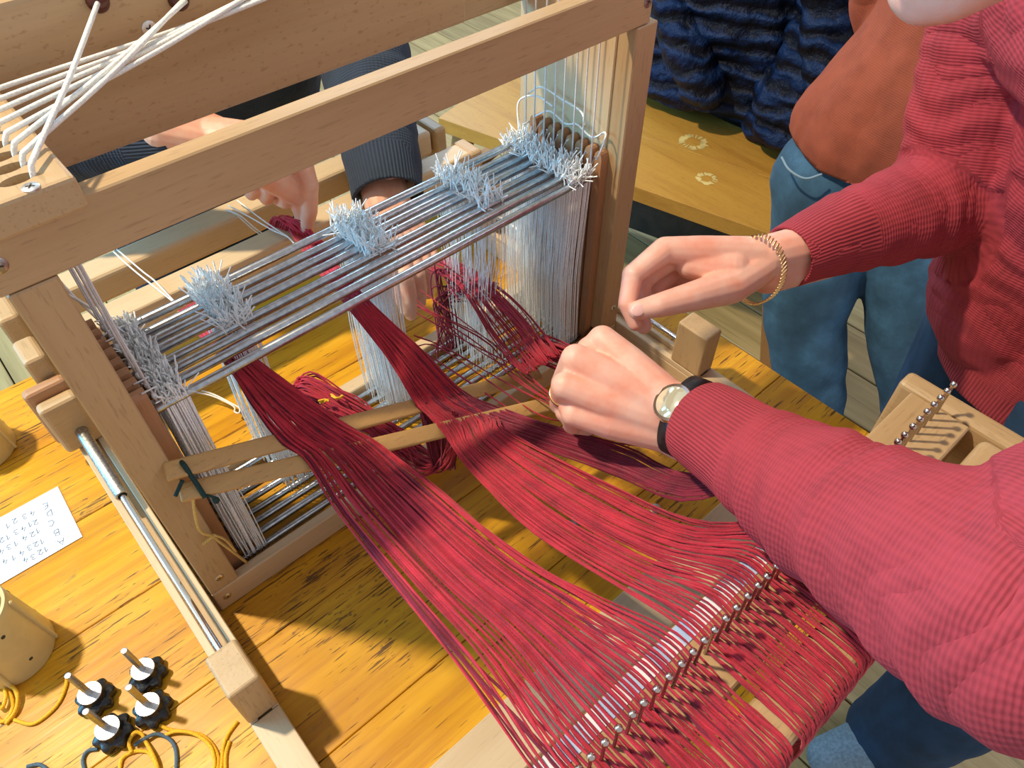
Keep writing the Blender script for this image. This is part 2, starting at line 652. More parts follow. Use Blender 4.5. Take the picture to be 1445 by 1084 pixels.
# ------------------------------------------------------------------ table
TX0, TX1, TY0, TY1 = -0.95, 0.702, -0.452, 0.468
tab = thing('wooden_table', 'worn orange varnished pine table under the loom, scratched and stained', 'table', (-0.1, 0, -0.75))
n = 7
w = (TY1 - TY0) / n
for i in range(n):
    MB().box(TX0, TX1, TY0 + i * w + 0.0004, TY0 + (i + 1) * w - 0.0004, -0.032, 0.0, 0.0008).build('plank', TABLE, tab)
for y in (TY0 + 0.05, TY1 - 0.05):
    MB().box(TX0 + 0.08, TX1 - 0.08, y - 0.011, y + 0.011, -0.122, -0.032, 0.001).build('apron', leg_wood, tab)
for x in (TX0 + 0.07, TX1 - 0.07):
    MB().box(x - 0.011, x + 0.011, TY0 + 0.062, TY1 - 0.062, -0.122, -0.032, 0.001).build('apron', leg_wood, tab)
    for y in (TY0 + 0.06, TY1 - 0.06):
        MB().box(x - 0.032, x + 0.032, y - 0.032, y + 0.032, -0.75, -0.033, 0.003).build('leg', leg_wood, tab)


def screw(c, nrm, r, parent, mat=zinc):
    """a countersunk cross-head screw, head at c facing nrm"""
    nrm = np.asarray(nrm, float)
    nrm = nrm / np.linalg.norm(nrm)
    b = MB()
    b.lathe(np.asarray(c) - nrm * 0.002, nrm, [(0, r * 0.6), (0.0012, r), (0.0023, r), (0.0027, r * 0.86)], 16)
    o = smooth_by_angle(b.build('screw', mat, parent))
    u = np.cross(nrm, [0.3, 0.5, 0.8])
    u /= np.linalg.norm(u)
    v = np.cross(nrm, u)
    s = MB()
    cc = np.asarray(c) + nrm * 0.00055
    for a in (u, v):
        s.bar(cc - a * r * 0.5, cc + a * r * 0.5, r * 0.2, 0.0006, nrm, 0)
    s.build('slot', dark_gap, o)
    WL[o.name] = WL[parent.name]
    return o


for (px, py) in ((925, 718), (814, 735)):
    c = P(px, py, 'z', 0.0)
    screw((c[0], c[1], 0.0004), (0, 0, 1), 0.0065, tab, dull_steel)

# ------------------------------------------------------------------ the loom
XW = 0.5825
loom = thing('table_loom', 'beech wood table loom with eight steel heddle bars and a rope-worked castle', 'loom', (0.29, 0.0, 0.0))


def part(name, mat, bld, par=None, smooth=False, kind=None):
    return bld.build(name, mat, par or loom, smooth, kind)


# castle
part('base_beam', pale['x'], MB().box(0.0, XW, 0.0, 0.0115, 0.0, 0.034))
part('base_beam', pale['x'], MB().box(0.0, XW, 0.134, 0.152, 0.0, 0.034))
for x0 in (0.0, XW - 0.0295):
    part('post', beech['z'], MB().box(x0, x0 + 0.0295, 0.0, 0.0225, 0.0345, 0.4275))
    part('side_board', (pale if x0 > 0.1 else beech)['z'], MB().box(x0 + 0.001, x0 + 0.0285, 0.0245, 0.162, 0.0, 0.44))
tb = part('top_beam', beech['x'], MB().box(-0.004, 0.5705, 0.0, 0.0165, 0.4285, 0.470))
for x in (0.005, 0.5635):
    screw((x, -0.0002, 0.449), (0, -1, 0), 0.0055, loom, dull_steel)
screw((0.0145, -0.0002, 0.0545), (0, -1, 0), 0.0042, loom)
screw((0.0115, -0.0002, 0.0185), (0, -1, 0), 0.0042, loom)
screw((0.572, -0.0002, 0.07), (0, -1, 0), 0.0042, loom)

YB = [0.0235 + 0.0146 * i for i in range(8)]       # the eight shafts
ZT, ZL = 0.271, 0.026
bar_me = None
for k, (z, r) in enumerate(((ZT, 0.0043), (ZL, 0.0039))):
    for i, y in enumerate(YB):
        xa, xb = 0.036 + 0.002 * (i % 2), 0.538 - 0.003 * ((i * 3) % 4)
        dz = 0.0012 * ((i * 5) % 3 - 1)
        o = part('heddle_bar', steel, MB().lathe((xa, y, z + dz), (1, 0, 0.0015), [(0, r * 0.8), (0.001, r), (xb - xa - 0.001, r), (xb - xa, r * 0.8)], 14))
        smooth_by_angle(o)
# scalloped guide combs on the inner faces of the castle
for x0, x1 in ((0.0305, 0.041), (0.5415, 0.5525)):
    for i, y in enumerate(YB):
        q = MB()
        h = 0.0055
        prof = [(y - h, ZL - 0.026), (y - h, 0.286)] + [(y - h * math.cos(a), 0.286 + 0.010 * math.sin(a)) for a in np.linspace(0, math.pi, 9)[1:-1]] + [(y + h, 0.286), (y + h, ZL - 0.026)]
        nn = len(prof)
        q.add([(x0, a, c) for a, c in prof] + [(x1, a, c) for a, c in prof],
              [tuple(range(nn)), tuple(range(2 * nn - 1, nn - 1, -1))] + [(j, nn + j, nn + (j + 1) % nn, (j + 1) % nn) for j in range(nn)])
        part('guide_slat', dark_beech['z'], q)

# strings that lift the shafts
for xs in (0.046, 0.531):
    for i, y in enumerate(YB):
        x = xs + random.uniform(-0.0015, 0.0015)
        pts = [(x, y, ZT + 0.004), (x + random.uniform(-.0006, .0006), y, 0.34), (x, y + 0.001, 0.42), (x, y + 0.0012, 0.4715 if xs < 0.1 else 0.566)]
        part('lift_string', string_mat, MB().tube(pts, 0.0009, 6), smooth=True)
        kn = MB()
        kn.ellipsoid((x, y, ZT + 0.012), 0.0022, 0.0022, 0.0042, 8)
        kn.tube([(x, y, ZT + 0.012), (x + 0.004, y - 0.002, ZT + 0.020 + random.uniform(-.003, .004)), (x + 0.009 * random.uniform(-1, 1), y - 0.005, ZT + 0.024 + random.uniform(-.006, .006))], 0.0008, 5)
        part('knot', string_mat, kn, smooth=True)
part('string_rail', beech['y'], MB().box(0.520, 0.582, 0.0, 0.162, 0.566, 0.584, 0.0015))
for y in (0.150,):
    part('riser', beech['z'], MB().box(0.556, 0.5815, y - 0.0115, y + 0.0115, 0.4402, 0.5658, 0.0012))
# loose loops of cord across the right side
for pts in ([(0.535, 0.118, 0.30), (0.543, 0.10, 0.311), (0.547, 0.08, 0.303), (0.545, 0.06, 0.311), (0.548, 0.04, 0.303), (0.547, 0.022, 0.317), (0.541, 0.016, 0.312), (0.536, 0.02, 0.29)],
            [(0.533, 0.125, 0.325), (0.54, 0.112, 0.335), (0.545, 0.085, 0.330), (0.544, 0.055, 0.328), (0.535, 0.04, 0.322)],
            [(0.522, 0.128, 0.285), (0.530, 0.137, 0.312), (0.54, 0.12, 0.322), (0.543, 0.095, 0.318)]):
    part('loose_cord', white_cord, MB().tube(catmull(np.array(pts), 28), 0.0011, 6), smooth=True)
# left side: tucked cords
for pts in ([(0.048, 0.11, 0.29), (0.06, 0.118, 0.281), (0.072, 0.12, 0.279)], [(0.032, 0.13, 0.33), (0.045, 0.135, 0.30), (0.05, 0.12, 0.285)], [(0.033, 0.16, 0.36), (0.037, 0.15, 0.32), (0.046, 0.125, 0.288)]):
    part('loose_cord', white_cord, MB().tube(catmull(np.array(pts), 16), 0.0012, 6), smooth=True)

# side rails
for sx, x0 in ((-1, -0.0305), (1, XW + 0.0005)):
    x1 = x0 + 0.0275
    rl = part('side_rail', pale['y'] if sx > 0 else beech['y'], MB().box(x0, x1, -0.47, 0.52, 0.0, 0.030))
    for xa, xb in ((x0, x0 + 0.0075), (x1 - 0.0065, x1)):
        part('rail_lip', pale['y'], MB().box(xa, xb, -0.137 if True else 0, 0.52, 0.0303, 0.0385, 0.0008))
    part('rail_lip', pale['y'], MB().box(x0, x1, -0.47, -0.1375, 0.0303, 0.0385, 0.0008))
    part('end_block', beech['z'], MB().box(x0 - 0.0006, x1 + 0.0006, -0.137, -0.0925, 0.0388, 0.1045, 0.0032, 3))
    xm = (x0 + x1) / 2 - 0.0015
    rod = MB().lathe((xm, -0.0925, 0.064), (0, 1, 0), [(0, 0.0031), (0.24, 0.0031)], 16)
    smooth_by_angle(part('lock_rod', chrome, rod))
    tubeb = MB().lathe((xm, 0.147, 0.064), (0, 1, 0), [(0.006, 0.0036), (0, 0.0048), (0, 0.0064), (0.0015, 0.0070), (0.124, 0.0070), (0.124, 0.0064)], 24)
    smooth_by_angle(part('lock_tube', dull_steel, tubeb))
    xo0, xo1 = (x0 - 0.012, x1 + 0.002) if sx < 0 else (x0 - 0.002, x1 + 0.012)
    part('guide_block', beech['x'], MB().box(xo0, xo1, 0.262, 0.281, 0.0388, 0.113, 0.006, 3))
    part('guide_block', dark_beech['x'], MB().box(xo0 - 0.004 * (sx < 0), xo1 + 0.004 * (sx > 0), 0.282, 0.298, 0.0388, 0.124, 0.006, 3))
    rod2 = MB().tube([(xm, 0.298, 0.075), (xm, 0.405, 0.072), (xm, 0.420, 0.078), (xm - 0.004 * sx, 0.421, 0.092), (xm - 0.004 * sx, 0.400, 0.098)], 0.0035, 12)
    part('hook_rod', chrome, rod2, smooth=True)
    sp = [(xm + 0.005 * math.cos(t * 2.0), 0.425 + 0.0011 * t, 0.085 + 0.005 * math.sin(t * 2.0)) for t in np.linspace(0, 22, 90)]
    part('spring', zinc, MB().tube(sp, 0.0011, 6), smooth=True)
    # frame ends that carry the front and back beams
    xi0, xi1 = (x0 + 0.002, x1 - 0.002)
    part('beam_bracket', beech['y'], MB().box(xi0, xi1, 0.288 + 0.012, 0.345, 0.039, 0.150, 0.006, 3))
    part('beam_bracket', beech['y'], MB().box(xi0, xi1, 0.385, 0.475, 0.039, 0.15, 0.006, 3))
    part('front_bracket', beech['y'], MB().box(x0 + 0.002, x1 - 0.002, -0.468, -0.338, 0.039, 0.200, 0.0055, 3))
# back beams
part('back_beam', pale['x'], MB().box(-0.002, XW + 0.006, 0.2885 + 0.014, 0.338, 0.118, 0.1505, 0.004, 3))
part('warp_beam', pale['x'], MB().box(-0.002, XW, 0.388, 0.428, 0.112, 0.1505, 0.006, 3))
part('front_beam', pale['x'], MB().box(-0.002, XW, -0.322, -0.2675, 0.003, 0.037, 0.0012))
part('breast_beam', beech['x'], MB().box(-0.002, XW, -0.4575, -0.4215, 0.150, 0.1995, 0.008, 4))
# cords tied round the back beams
for pts in ([P(160, 355, 'z', .157), P(185, 378, 'z', .156), P(212, 400, 'z', .156), P(251, 431, 'z', .154)],
            [P(165, 352, 'z', .157), P(200, 382, 'z', .156), P(220, 398, 'z', .156), P(251, 431, 'z', .154)],
            [P(322, 290, 'z', .158), P(350, 305, 'z', .157), P(385, 325, 'z', .157), P(407, 335, 'z', .156), P(422, 352, 'z', .153)],
            [P(335, 283, 'z', .158), P(370, 310, 'z', .157), P(395, 327, 'z', .157), P(407, 335, 'z', .156), P(422, 352, 'z', .153)],
            [P(318, 296, 'z', .154), P(333, 303, 'z', .15), P(355, 322, 'z', .135), P(376, 338, 'z', .12)],
            [P(322, 296, 'z', .154), P(340, 305, 'z', .15), P(360, 322, 'z', .135), P(382, 338, 'z', .12)]):
    part('tie_cord', white_cord, MB().tube(catmull(np.array(pts), 20), 0.0010, 6), smooth=True)
lp = [P(270, 548, 'z', .02), P(300, 556, 'z', .018), P(328, 570, 'z', .016), P(338, 576, 'z', .015), P(337, 583, 'z', .013), P(331, 581, 'z', .013), P(329, 573, 'z', .016), P(300, 559, 'z', .018), P(272, 553, 'z', .02)]
part('tie_cord', white_cord, MB().tube(catmull(np.array(lp), 40), 0.0011, 6), smooth=True)

# upper works: lever plank with rope holes and the tall boards
part('lever_board', board_wood, MB().box(0.0, 0.4640, 0.1385, 0.1500, 0.4155, 0.5315, 0.0040, 2))
part('lever_board', beech['x'], MB().box(0.030, 0.5525, 0.1505, 0.1620, 0.4105, 0.520, 0.002))
lv = MB()
HX = [(0.0415, -0.0005 + 0.0148 * i) for i in range(8)]
lv.box(0.0, 0.0615, -0.018, 0.1380, 0.4715, 0.4925, 0.0025, 2)
lev = part('lever_plank', beech['y'], lv)
cutb = MB()
for (x, y) in HX:
    vs = []
    for h, dx in ((-0.016, 0.002), (0.004, 0.0)):
        for k in range(20):
            a = 2 * math.pi * k / 20
            vs.append((x - 0.0055 + dx + 0.0095 * math.cos(a), y + 0.0050 * math.sin(a), 0.4925 + h))
    cutb.add(vs, [(k, (k + 1) % 20, 20 + (k + 1) % 20, 20 + k) for k in range(20)] + [tuple(range(20))[::-1], tuple(range(20, 40))])
cto = bpy.data.objects.new('tmp_cut', cutb.mesh('tmp_cut', WL[loom.name]))
COL.objects.link(cto)
bo = lev.modifiers.new('b', 'BOOLEAN')
bo.object = cto
bo.operation = 'DIFFERENCE'
bo.solver = 'EXACT'
lev.parent = None
cut_me = bpy.data.meshes.new_from_object(lev.evaluated_get(bpy.context.evaluated_depsgraph_get()))
lev.modifiers.clear()
lev.data = cut_me
lev.parent = loom
bpy.data.objects.remove(cto)
screw((0.0395, -0.0135, 0.4928), (0, 0, 1), 0.0048, loom)
BEAD = [(138, 2), (252, 0), (372, -22), (480, -48)]
bp = []
for px, py in BEAD:
    c = P(px, py, 'y', 0.137)
    bp.append(c)
    part('bead', bead_mat, MB().lathe((c[0], 0.139, c[2]), (0, -1, 0), [(0, 0.0075), (0.004, 0.0072), (0.007, 0.005), (0.0075, 0.002)], 20), smooth=True)
for px, py in ((212, 41), (342, 2)):
    c = P(px, py, 'y', 0.137)
    screw((c[0], 0.1383, c[2]), (0, -1, 0), 0.0055, loom, zinc)
targets = [bp[0], bp[1], bp[1], bp[2], bp[2], bp[2], bp[3], bp[3], bp[3]]
for i, (x, y) in enumerate(HX):
    e = targets[i] + np.array([0.002 * (i % 3) - 0.002, -0.006 - 0.001 * (i % 3), 0.001])
    s = np.array([x + 0.001, y - 0.001, 0.480])
    m1 = np.array([x + 0.004, y - 0.0005, 0.4955])
    m2 = s * 0 + m1 * 0.93 + e * 0.07 + np.array([0, 0, 0.0015])
    seg = np.array([s, m1, m2, m1 * 0.5 + e * 0.5 + np.array([0, -0.001 * (i % 2), -0.001]), e])
    part('rope', white_cord, MB().tube(catmull(seg, 30), 0.00165, 8), smooth=True)

# ------------------------------------------------------------------ raddle with nails, striped paper under the warp
ZR = 0.200
rad = thing('raddle', 'beech bar with a row of ball-topped metal nails standing through the red warp', 'raddle', (0.28, -0.385, 0.16))
part('bar', beech['x'], MB().box(0.001, 0.5815, -0.409, -0.3525, 0.162, ZR, 0.0015), rad)
ps = MB().box(0.02, 0.47, -0.3680, -0.3535, ZR + 0.0003, ZR + 0.0008, 0)
part('paper_strip', PAPER, ps, rad)
nx = np.arange(0.078, 0.584, 0.0118)
NX = list(nx)
for i, x in enumerate(NX):
    lean = random.uniform(-0.0008, 0.0008)
    y = -0.3805
    z1 = ZR + 0.037
    nb = MB().lathe((x, y, ZR - 0.004), (lean / 0.04, 0.02, 1), [(0, 0.0013), (z1 - ZR + 0.003, 0.0013), (z1 - ZR + 0.0035, 0.0020), (z1 - ZR + 0.0045, 0.0027), (z1 - ZR + 0.006, 0.0030), (z1 - ZR + 0.0078, 0.0026), (z1 - ZR + 0.009, 0.0014), (z1 - ZR + 0.0094, 0.0003)], 12)
    part('nail', nail_metal, nb, rad, True)

# ------------------------------------------------------------------ heddles (cotton loops hung on the bars)


def heddles(label, x0, x1, ys, n, tail=0.016, loose=0.0012, ztop=ZT):
    A, B = [], []
    for y in ys:
        for k in range(n):
            x = x0 + (x1 - x0) * (k + random.random() * 0.9) / n
            xb = x + random.uniform(-loose, loose) * 2
            q = 0.0042
            pts = [(x, y - q, ztop - 0.002), (x + random.uniform(-loose, loose), y - q * 0.5, 0.20), (xb, y, 0.147 + random.uniform(-.004, .004)), (xb + random.uniform(-loose, loose), y - q * .4, 0.09), (xb, y - q, ZL + 0.002), (xb, y, ZL - 0.005)]
            A.append(catmull(np.array(pts), 10))
            if k % 2 == 0:
                A.append(catmull(np.array(pts) * np.array([1, 1, 1]) + np.array([0.0012, 2 * q * 0.9, 0]), 10))
            for s in range(3):
                th = random.uniform(0, 6.283)
                tl = abs(random.gauss(0, 0.62))
                L = tail * random.uniform(0.55, 1.15)
                d_ = np.array([math.cos(th) * math.sin(tl), math.sin(th) * math.sin(tl), math.cos(tl)])
                c = np.array([x, y + random.uniform(-q, q), ztop + 0.003])
                bend = np.array([random.gauss(0, .12), random.gauss(0, .12), random.gauss(0, .08)]) * L
                B.append(catmull(np.array([c - np.array([0, 0, 0.004]), c + d_ * L * 0.15, c + d_ * L * 0.55 + bend * 0.4, c + d_ * L + bend]), 6))
    mb = MB()
    mb.strands(np.array(A), 0.00056, 4)
    mb.strands(np.array(B), 0.00072, 4)
    cx, cy = (x0 + x1) / 2, sum(ys) / len(ys)
    o = mb.build('heddle_bunch', heddle_mat, None, True, 'stuff', (cx, cy, ZL))
    return tag(o, label, 'heddles', None, 'stuff')


heddles('dense bunch of white cotton heddles against the left castle post', 0.048, 0.069, YB, 16, 0.014)
heddles('tufted bunch of white heddles over the left warp bundle, second from left', 0.122, 0.150, YB[3:], 18, 0.021)
heddles('tufted bunch of white heddles beside the middle red warp bundle', 0.270, 0.303, YB[3:], 19, 0.021)
heddles('loose open bunch of white heddles being threaded with single red ends', 0.398, 0.433, YB[2:], 9, 0.021, 0.004)
heddles('wide dense bunch of white heddles against the right castle post', 0.497, 0.529, YB, 17, 0.018)

# ------------------------------------------------------------------ lease sticks
st1a, st1b = np.array([0.022, -0.0055, 0.2325]), np.array([0.405, -0.0395, 0.097])
st2a, st2b = np.array([0.0225, -0.0150, 0.2125]), np.array([0.425, -0.1045, 0.1035])


def on_stick(a, b, x):
    return a + (b - a) * ((x - a[0]) / (b[0] - a[0]))


for nm, (a, b), lab in (('lease_stick', (st1a, st1b), 'flat wooden lease stick through the warp, the one nearer the heddles'), ('lease_stick', (st2a, st2b), 'flat wooden lease stick through the warp, the one nearer the weaver')):
    s = MB().bar(a, b, 0.0165, 0.0055, (0.25, -0.45, 0.86), 0.0022, 3)
    o = s.build(nm, stick_wood, None, False, None, tuple((a + b) / 2))
    smooth_by_angle(o, 35)
    tag(o, lab, 'stick', 'pair of lease sticks')
gc = thing('lease_tie', 'short dark green cord tying the two lease stick ends together', 'cord', tuple(st1a))
g1, g2 = on_stick(st1a, st1b, 0.0365), on_stick(st2a, st2b, 0.0370)
nrm = np.array([0.05, -0.42, 0.9])
pts = [g1 + nrm * 0.0005 + (0, 0.009, 0.0), g1 + nrm * 0.0055, (g1 + g2) / 2 + nrm * 0.0055, g2 + nrm * 0.0058, g2 + nrm * 0.001 + (0, -0.0095, -0.003)]
part('loop', green_cord, MB().tube(catmull(np.array(pts), 22), 0.0021, 8), gc, True)
k = g2 + np.array([0.006, -0.012, -0.010])
part('knot', green_cord, MB().tube(catmull(np.array([g2 + (0.002, -0.0095, -0.001), k + (0, 0, .004), k]), 8), 0.0012, 6).ellipsoid(k, 0.003, 0.003, 0.0035, 10), gc, True)
k2 = st1a + np.array([0.002, -0.012, -0.012])
part('tail', green_cord, MB().tube(catmull(np.array([k2 + (0.006, 0.004, 0.002), k2, k2 + (-0.005, -0.004, -.001)]), 8), 0.0018, 6), gc, True)
yc = [P(272, 700, 'y', -.02), P(276, 730, 'y', -.014), P(283, 750, 'y', -.010), P(300, 757, 'y', -.006), P(310, 765, 'y', -.004), P(330, 780, 'y', -.002), P(348, 794, 'z', .0365)]
yc = np.array(yc)
o = MB().tube(catmull(yc, 40), 0.0014, 7).tube(catmull(np.array([yc[3], P(293, 762, 'y', -.006), P(286, 768, 'y', -.006)]), 10), 0.0017, 7).tube(catmull(np.array([yc[3] + (.001, 0, .002), P(318, 762, 'y', -.006), yc[5] + (.002, -.001, .001)]), 10), 0.0012, 7).build('tie_string', ochre_cord, None, True, None, tuple(yc[-1]))
tag(o, 'ochre string hanging from the lease stick down the left castle post', 'string')

# ------------------------------------------------------------------ warp


def bundle(name, label, stations, n, mat, r=0.00105, jit=0.0009, m=40, sub=None, clump=0.0, seed=1, cat='yarn', group=None, nails=None):
    """stations: list of (left point, right point); each end is its own strand"""
    g = np.random.default_rng(seed)
    us = np.sort(np.where(g.random(n) < 0.55, g.uniform(0, 1, n), (np.arange(n) + 0.5) / n))
    us = us + 0.10 / n * g.normal(0, 1, n)
    Lp = np.array([np.asarray(s[0], float) for s in stations])
    Rp = np.array([np.asarray(s[1], float) for s in stations])
    sn = len(stations)
    U = np.repeat(us[:, None], sn, 1)
    # strands wander across each other a little between stations
    U = np.clip(U + g.normal(0, clump, (n, sn)) * np.array([stations[i][2] if len(stations[i]) > 2 else 1.0 for i in range(sn)])[None, :], -0.03, 1.03)
    ev = (np.arange(n) + 0.5) / n
    U[:, -8:] = 0.45 * U[:, -8:] + 0.55 * (ev[:, None] + g.normal(0, 0.004, (n, 8)))
    if nails is not None:
        for si in nails:
            X = Lp[si][0] + (Rp[si][0] - Lp[si][0]) * U[:, si]
            cell = np.floor((X - NX[0]) / 0.0118)
            fr = (X - NX[0]) / 0.0118 - cell
            X = NX[0] + (cell + 0.12 + 0.76 * fr) * 0.0118
            U[:, si] = (X - Lp[si][0]) / (Rp[si][0] - Lp[si][0])
    # over the paper the ends lie in small stacked groups
    wdt = Rp[-8][0] - Lp[-8][0]
    gp = 0.0040
    Xs = np.round((Lp[-8][0] + wdt * U[:, -8]) / gp) * gp + g.normal(0, 0.00035, n)
    U[:, -8] = (Xs - Lp[-8][0]) / wdt
    U[:, -7] = (Xs + g.normal(0, 0.0002, n) - Lp[-7][0]) / (Rp[-7][0] - Lp[-7][0])
    K = Lp[None] + (Rp - Lp)[None] * U[..., None]
    K[:, -8:-5, 2] += g.uniform(0, 0.0022, n)[:, None]
    kk = np.ones(sn)
    kk[-8:] = 0.25
    kk[-4:] = 0.6
    K = K + g.normal(0, jit, K.shape) * np.array([1, 1, 0.9]) * kk[None, :, None]
    K[:, -8, 2] = np.maximum(K[:, -8, 2], ZR + 0.0018)
    A = catmull(K, m)
    rr = r * (1 + 0.18 * np.sin(np.arange(m)[None, :] * 1.7 + g.uniform(0, 6, n)[:, None])) * g.uniform(0.8, 1.25, n)[:, None]
    mb = MB()
    mb.strands(A, rr, 5)
    tone = np.repeat(g.uniform(0, 1, n), m * 5)
    c = A.reshape(-1, 3)
    loc = (c[:, 0].mean(), c[:, 1].mean(), c[:, 2].min())
    o = mb.build(name, mat, None, True, 'stuff', loc)
    at = o.data.attributes.new('tone', 'FLOAT', 'POINT')
    at.data.foreach_set('value', tone)
    return tag(o, label, cat, group, 'stuff')


def st(px1, py1, px2, py2, ax, v, k=1.0):
    return (P(px1, py1, ax, v), P(px2, py2, ax, v), k)


def over(xl, xr, dz, k=1.0, which=2):
    a, b = (st1a, st1b) if which == 1 else (st2a, st2b)
    q = nrm / np.linalg.norm(nrm) * dz
    return (on_stick(a, b, xl) + q, on_stick(a, b, xr) + q, k)


def front_end(xl, xr, dz=0.0):
    """over the paper, through the nails, over the breast beam and down its front"""
    return [((xl, -0.353, ZR + 0.0022 + dz), (xr, -0.353, ZR + 0.0022 + dz), 0.4),
            ((xl, -0.3805, ZR + 0.0024 + dz), (xr, -0.3805, ZR + 0.0024 + dz), 0.4),
            ((xl + .001, -0.409, ZR + 0.0024 + dz), (xr + .001, -0.409, ZR + 0.0024 + dz), 0.8),
            ((xl + .002, -0.430, ZR + 0.0022 + dz), (xr + .002, -0.430, ZR + 0.0022 + dz), 1.0),
            ((xl + .002, -0.4535, ZR + 0.0008 + dz), (xr + .002, -0.4535, ZR + 0.0008 + dz), 1.0),
            ((xl + .002, -0.4615, ZR - 0.010), (xr + .002, -0.4615, ZR - 0.010), 1.0),
            ((xl + .003, -0.4630, 0.150), (xr + .003, -0.4630, 0.150), 1.0),
            ((xl + .004, -0.455, 0.11), (xr + .004, -0.455, 0.11), 1.0)]


# left bundle
XL, XR = 0.098, 0.236
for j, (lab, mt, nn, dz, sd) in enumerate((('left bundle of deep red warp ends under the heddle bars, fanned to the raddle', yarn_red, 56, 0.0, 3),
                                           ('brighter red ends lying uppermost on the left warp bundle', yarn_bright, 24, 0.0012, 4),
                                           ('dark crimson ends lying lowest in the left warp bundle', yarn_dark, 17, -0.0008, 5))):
    wl = 1.0
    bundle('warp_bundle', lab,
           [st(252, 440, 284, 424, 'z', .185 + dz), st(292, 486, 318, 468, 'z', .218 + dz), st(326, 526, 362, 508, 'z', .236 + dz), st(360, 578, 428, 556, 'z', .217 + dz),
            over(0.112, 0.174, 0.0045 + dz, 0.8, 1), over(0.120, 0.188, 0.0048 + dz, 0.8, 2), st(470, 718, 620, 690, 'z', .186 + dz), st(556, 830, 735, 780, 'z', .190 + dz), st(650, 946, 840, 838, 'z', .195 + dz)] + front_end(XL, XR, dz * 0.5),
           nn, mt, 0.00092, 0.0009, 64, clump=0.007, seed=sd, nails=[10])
# middle bundle
XL2, XR2 = 0.243, 0.372
for j, (lab, mt, nn, dz, sd) in enumerate((('middle bundle of red warp ends running from the pinched yarn to the raddle', yarn_red, 50, 0.0, 6),
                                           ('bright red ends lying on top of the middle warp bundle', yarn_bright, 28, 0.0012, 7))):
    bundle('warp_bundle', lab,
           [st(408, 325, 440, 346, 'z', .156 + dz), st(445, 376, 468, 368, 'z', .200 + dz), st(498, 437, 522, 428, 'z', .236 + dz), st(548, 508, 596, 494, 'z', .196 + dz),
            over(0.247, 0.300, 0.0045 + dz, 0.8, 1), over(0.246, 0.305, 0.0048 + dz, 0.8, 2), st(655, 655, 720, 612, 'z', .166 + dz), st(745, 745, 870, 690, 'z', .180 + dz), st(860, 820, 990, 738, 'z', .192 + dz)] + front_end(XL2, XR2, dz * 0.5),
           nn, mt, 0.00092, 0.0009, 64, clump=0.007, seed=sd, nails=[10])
# right bundle, splits from the middle one at the sticks and passes under the weaver's hand
XL3, XR3 = 0.376, 0.50
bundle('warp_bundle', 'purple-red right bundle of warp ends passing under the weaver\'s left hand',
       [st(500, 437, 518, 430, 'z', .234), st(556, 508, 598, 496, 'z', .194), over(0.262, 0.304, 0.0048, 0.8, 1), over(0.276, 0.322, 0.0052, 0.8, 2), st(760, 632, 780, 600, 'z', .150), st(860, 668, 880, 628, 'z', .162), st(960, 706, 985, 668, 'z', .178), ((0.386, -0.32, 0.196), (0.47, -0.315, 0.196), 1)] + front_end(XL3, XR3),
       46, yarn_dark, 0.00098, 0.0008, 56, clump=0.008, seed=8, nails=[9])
# single ends being threaded
bundle('threaded_ends', 'single red ends threaded through the loose heddles towards the weaver\'s hand',
       [((0.392, 0.150, 0.140), (0.428, 0.150, 0.140)), ((0.398, 0.095, 0.147), (0.432, 0.085, 0.147)), st(690, 470, 745, 440, 'z', .143), st(740, 530, 790, 500, 'z', .140), ((0.385, -0.035, 0.130), (0.425, -0.02, 0.130)), ((0.41, -0.09, 0.125), (0.45, -0.08, 0.13)), ((0.41, -0.17, 0.15), (0.45, -0.16, 0.15)), ((0.40, -0.30, 0.19), (0.47, -0.30, 0.19))] + front_end(0.40, 0.485),
       44, yarn_red, 0.00085, 0.0022, 56, clump=0.02, seed=9, nails=[9])
bundle('threaded_ends', 'few stray red ends crossing over the right ends of the lease sticks',
       [((0.30, 0.055, 0.110), (0.36, 0.120, 0.145)), st(575, 495, 700, 480, 'z', .12), st(680, 560, 745, 520, 'z', .128), st(750, 600, 800, 560, 'z', .132), ((0.355, -0.15, 0.13), (0.41, -0.12, 0.13)), ((0.39, -0.25, 0.17), (0.45, -0.25, 0.17))] + front_end(0.39, 0.48),
       9, yarn_red, 0.00085, 0.002, 48, clump=0.08, seed=10)
# loose tails behind the loose heddles
g = np.random.default_rng(12)
A = []
for i in range(26):
    a = P(660 + g.uniform(-15, 45), 400 + g.uniform(-15, 25), 'y', 0.09)
    b1 = P(622 + g.uniform(-8, 30), 385 + g.uniform(-5, 60), 'y', 0.13)
    c1 = P(632 + g.uniform(-14, 16), 455 + g.uniform(-20, 30), 'y', 0.12)
    d1 = P(622 + g.uniform(-18, 70), 505 + g.uniform(-20, 45), 'y', 0.115)
    A.append(catmull(np.array([a, b1 + (0, 0, .012), c1, d1]), 24))
o = MB().strands(np.array(A), 0.0009, 5).build('yarn_tails', yarn_dark, None, True, 'stuff', tuple(P(640, 480, 'y', .12)))
tag(o, 'tangled crimson yarn tails hanging behind the loose heddles', 'yarn', None, 'stuff')
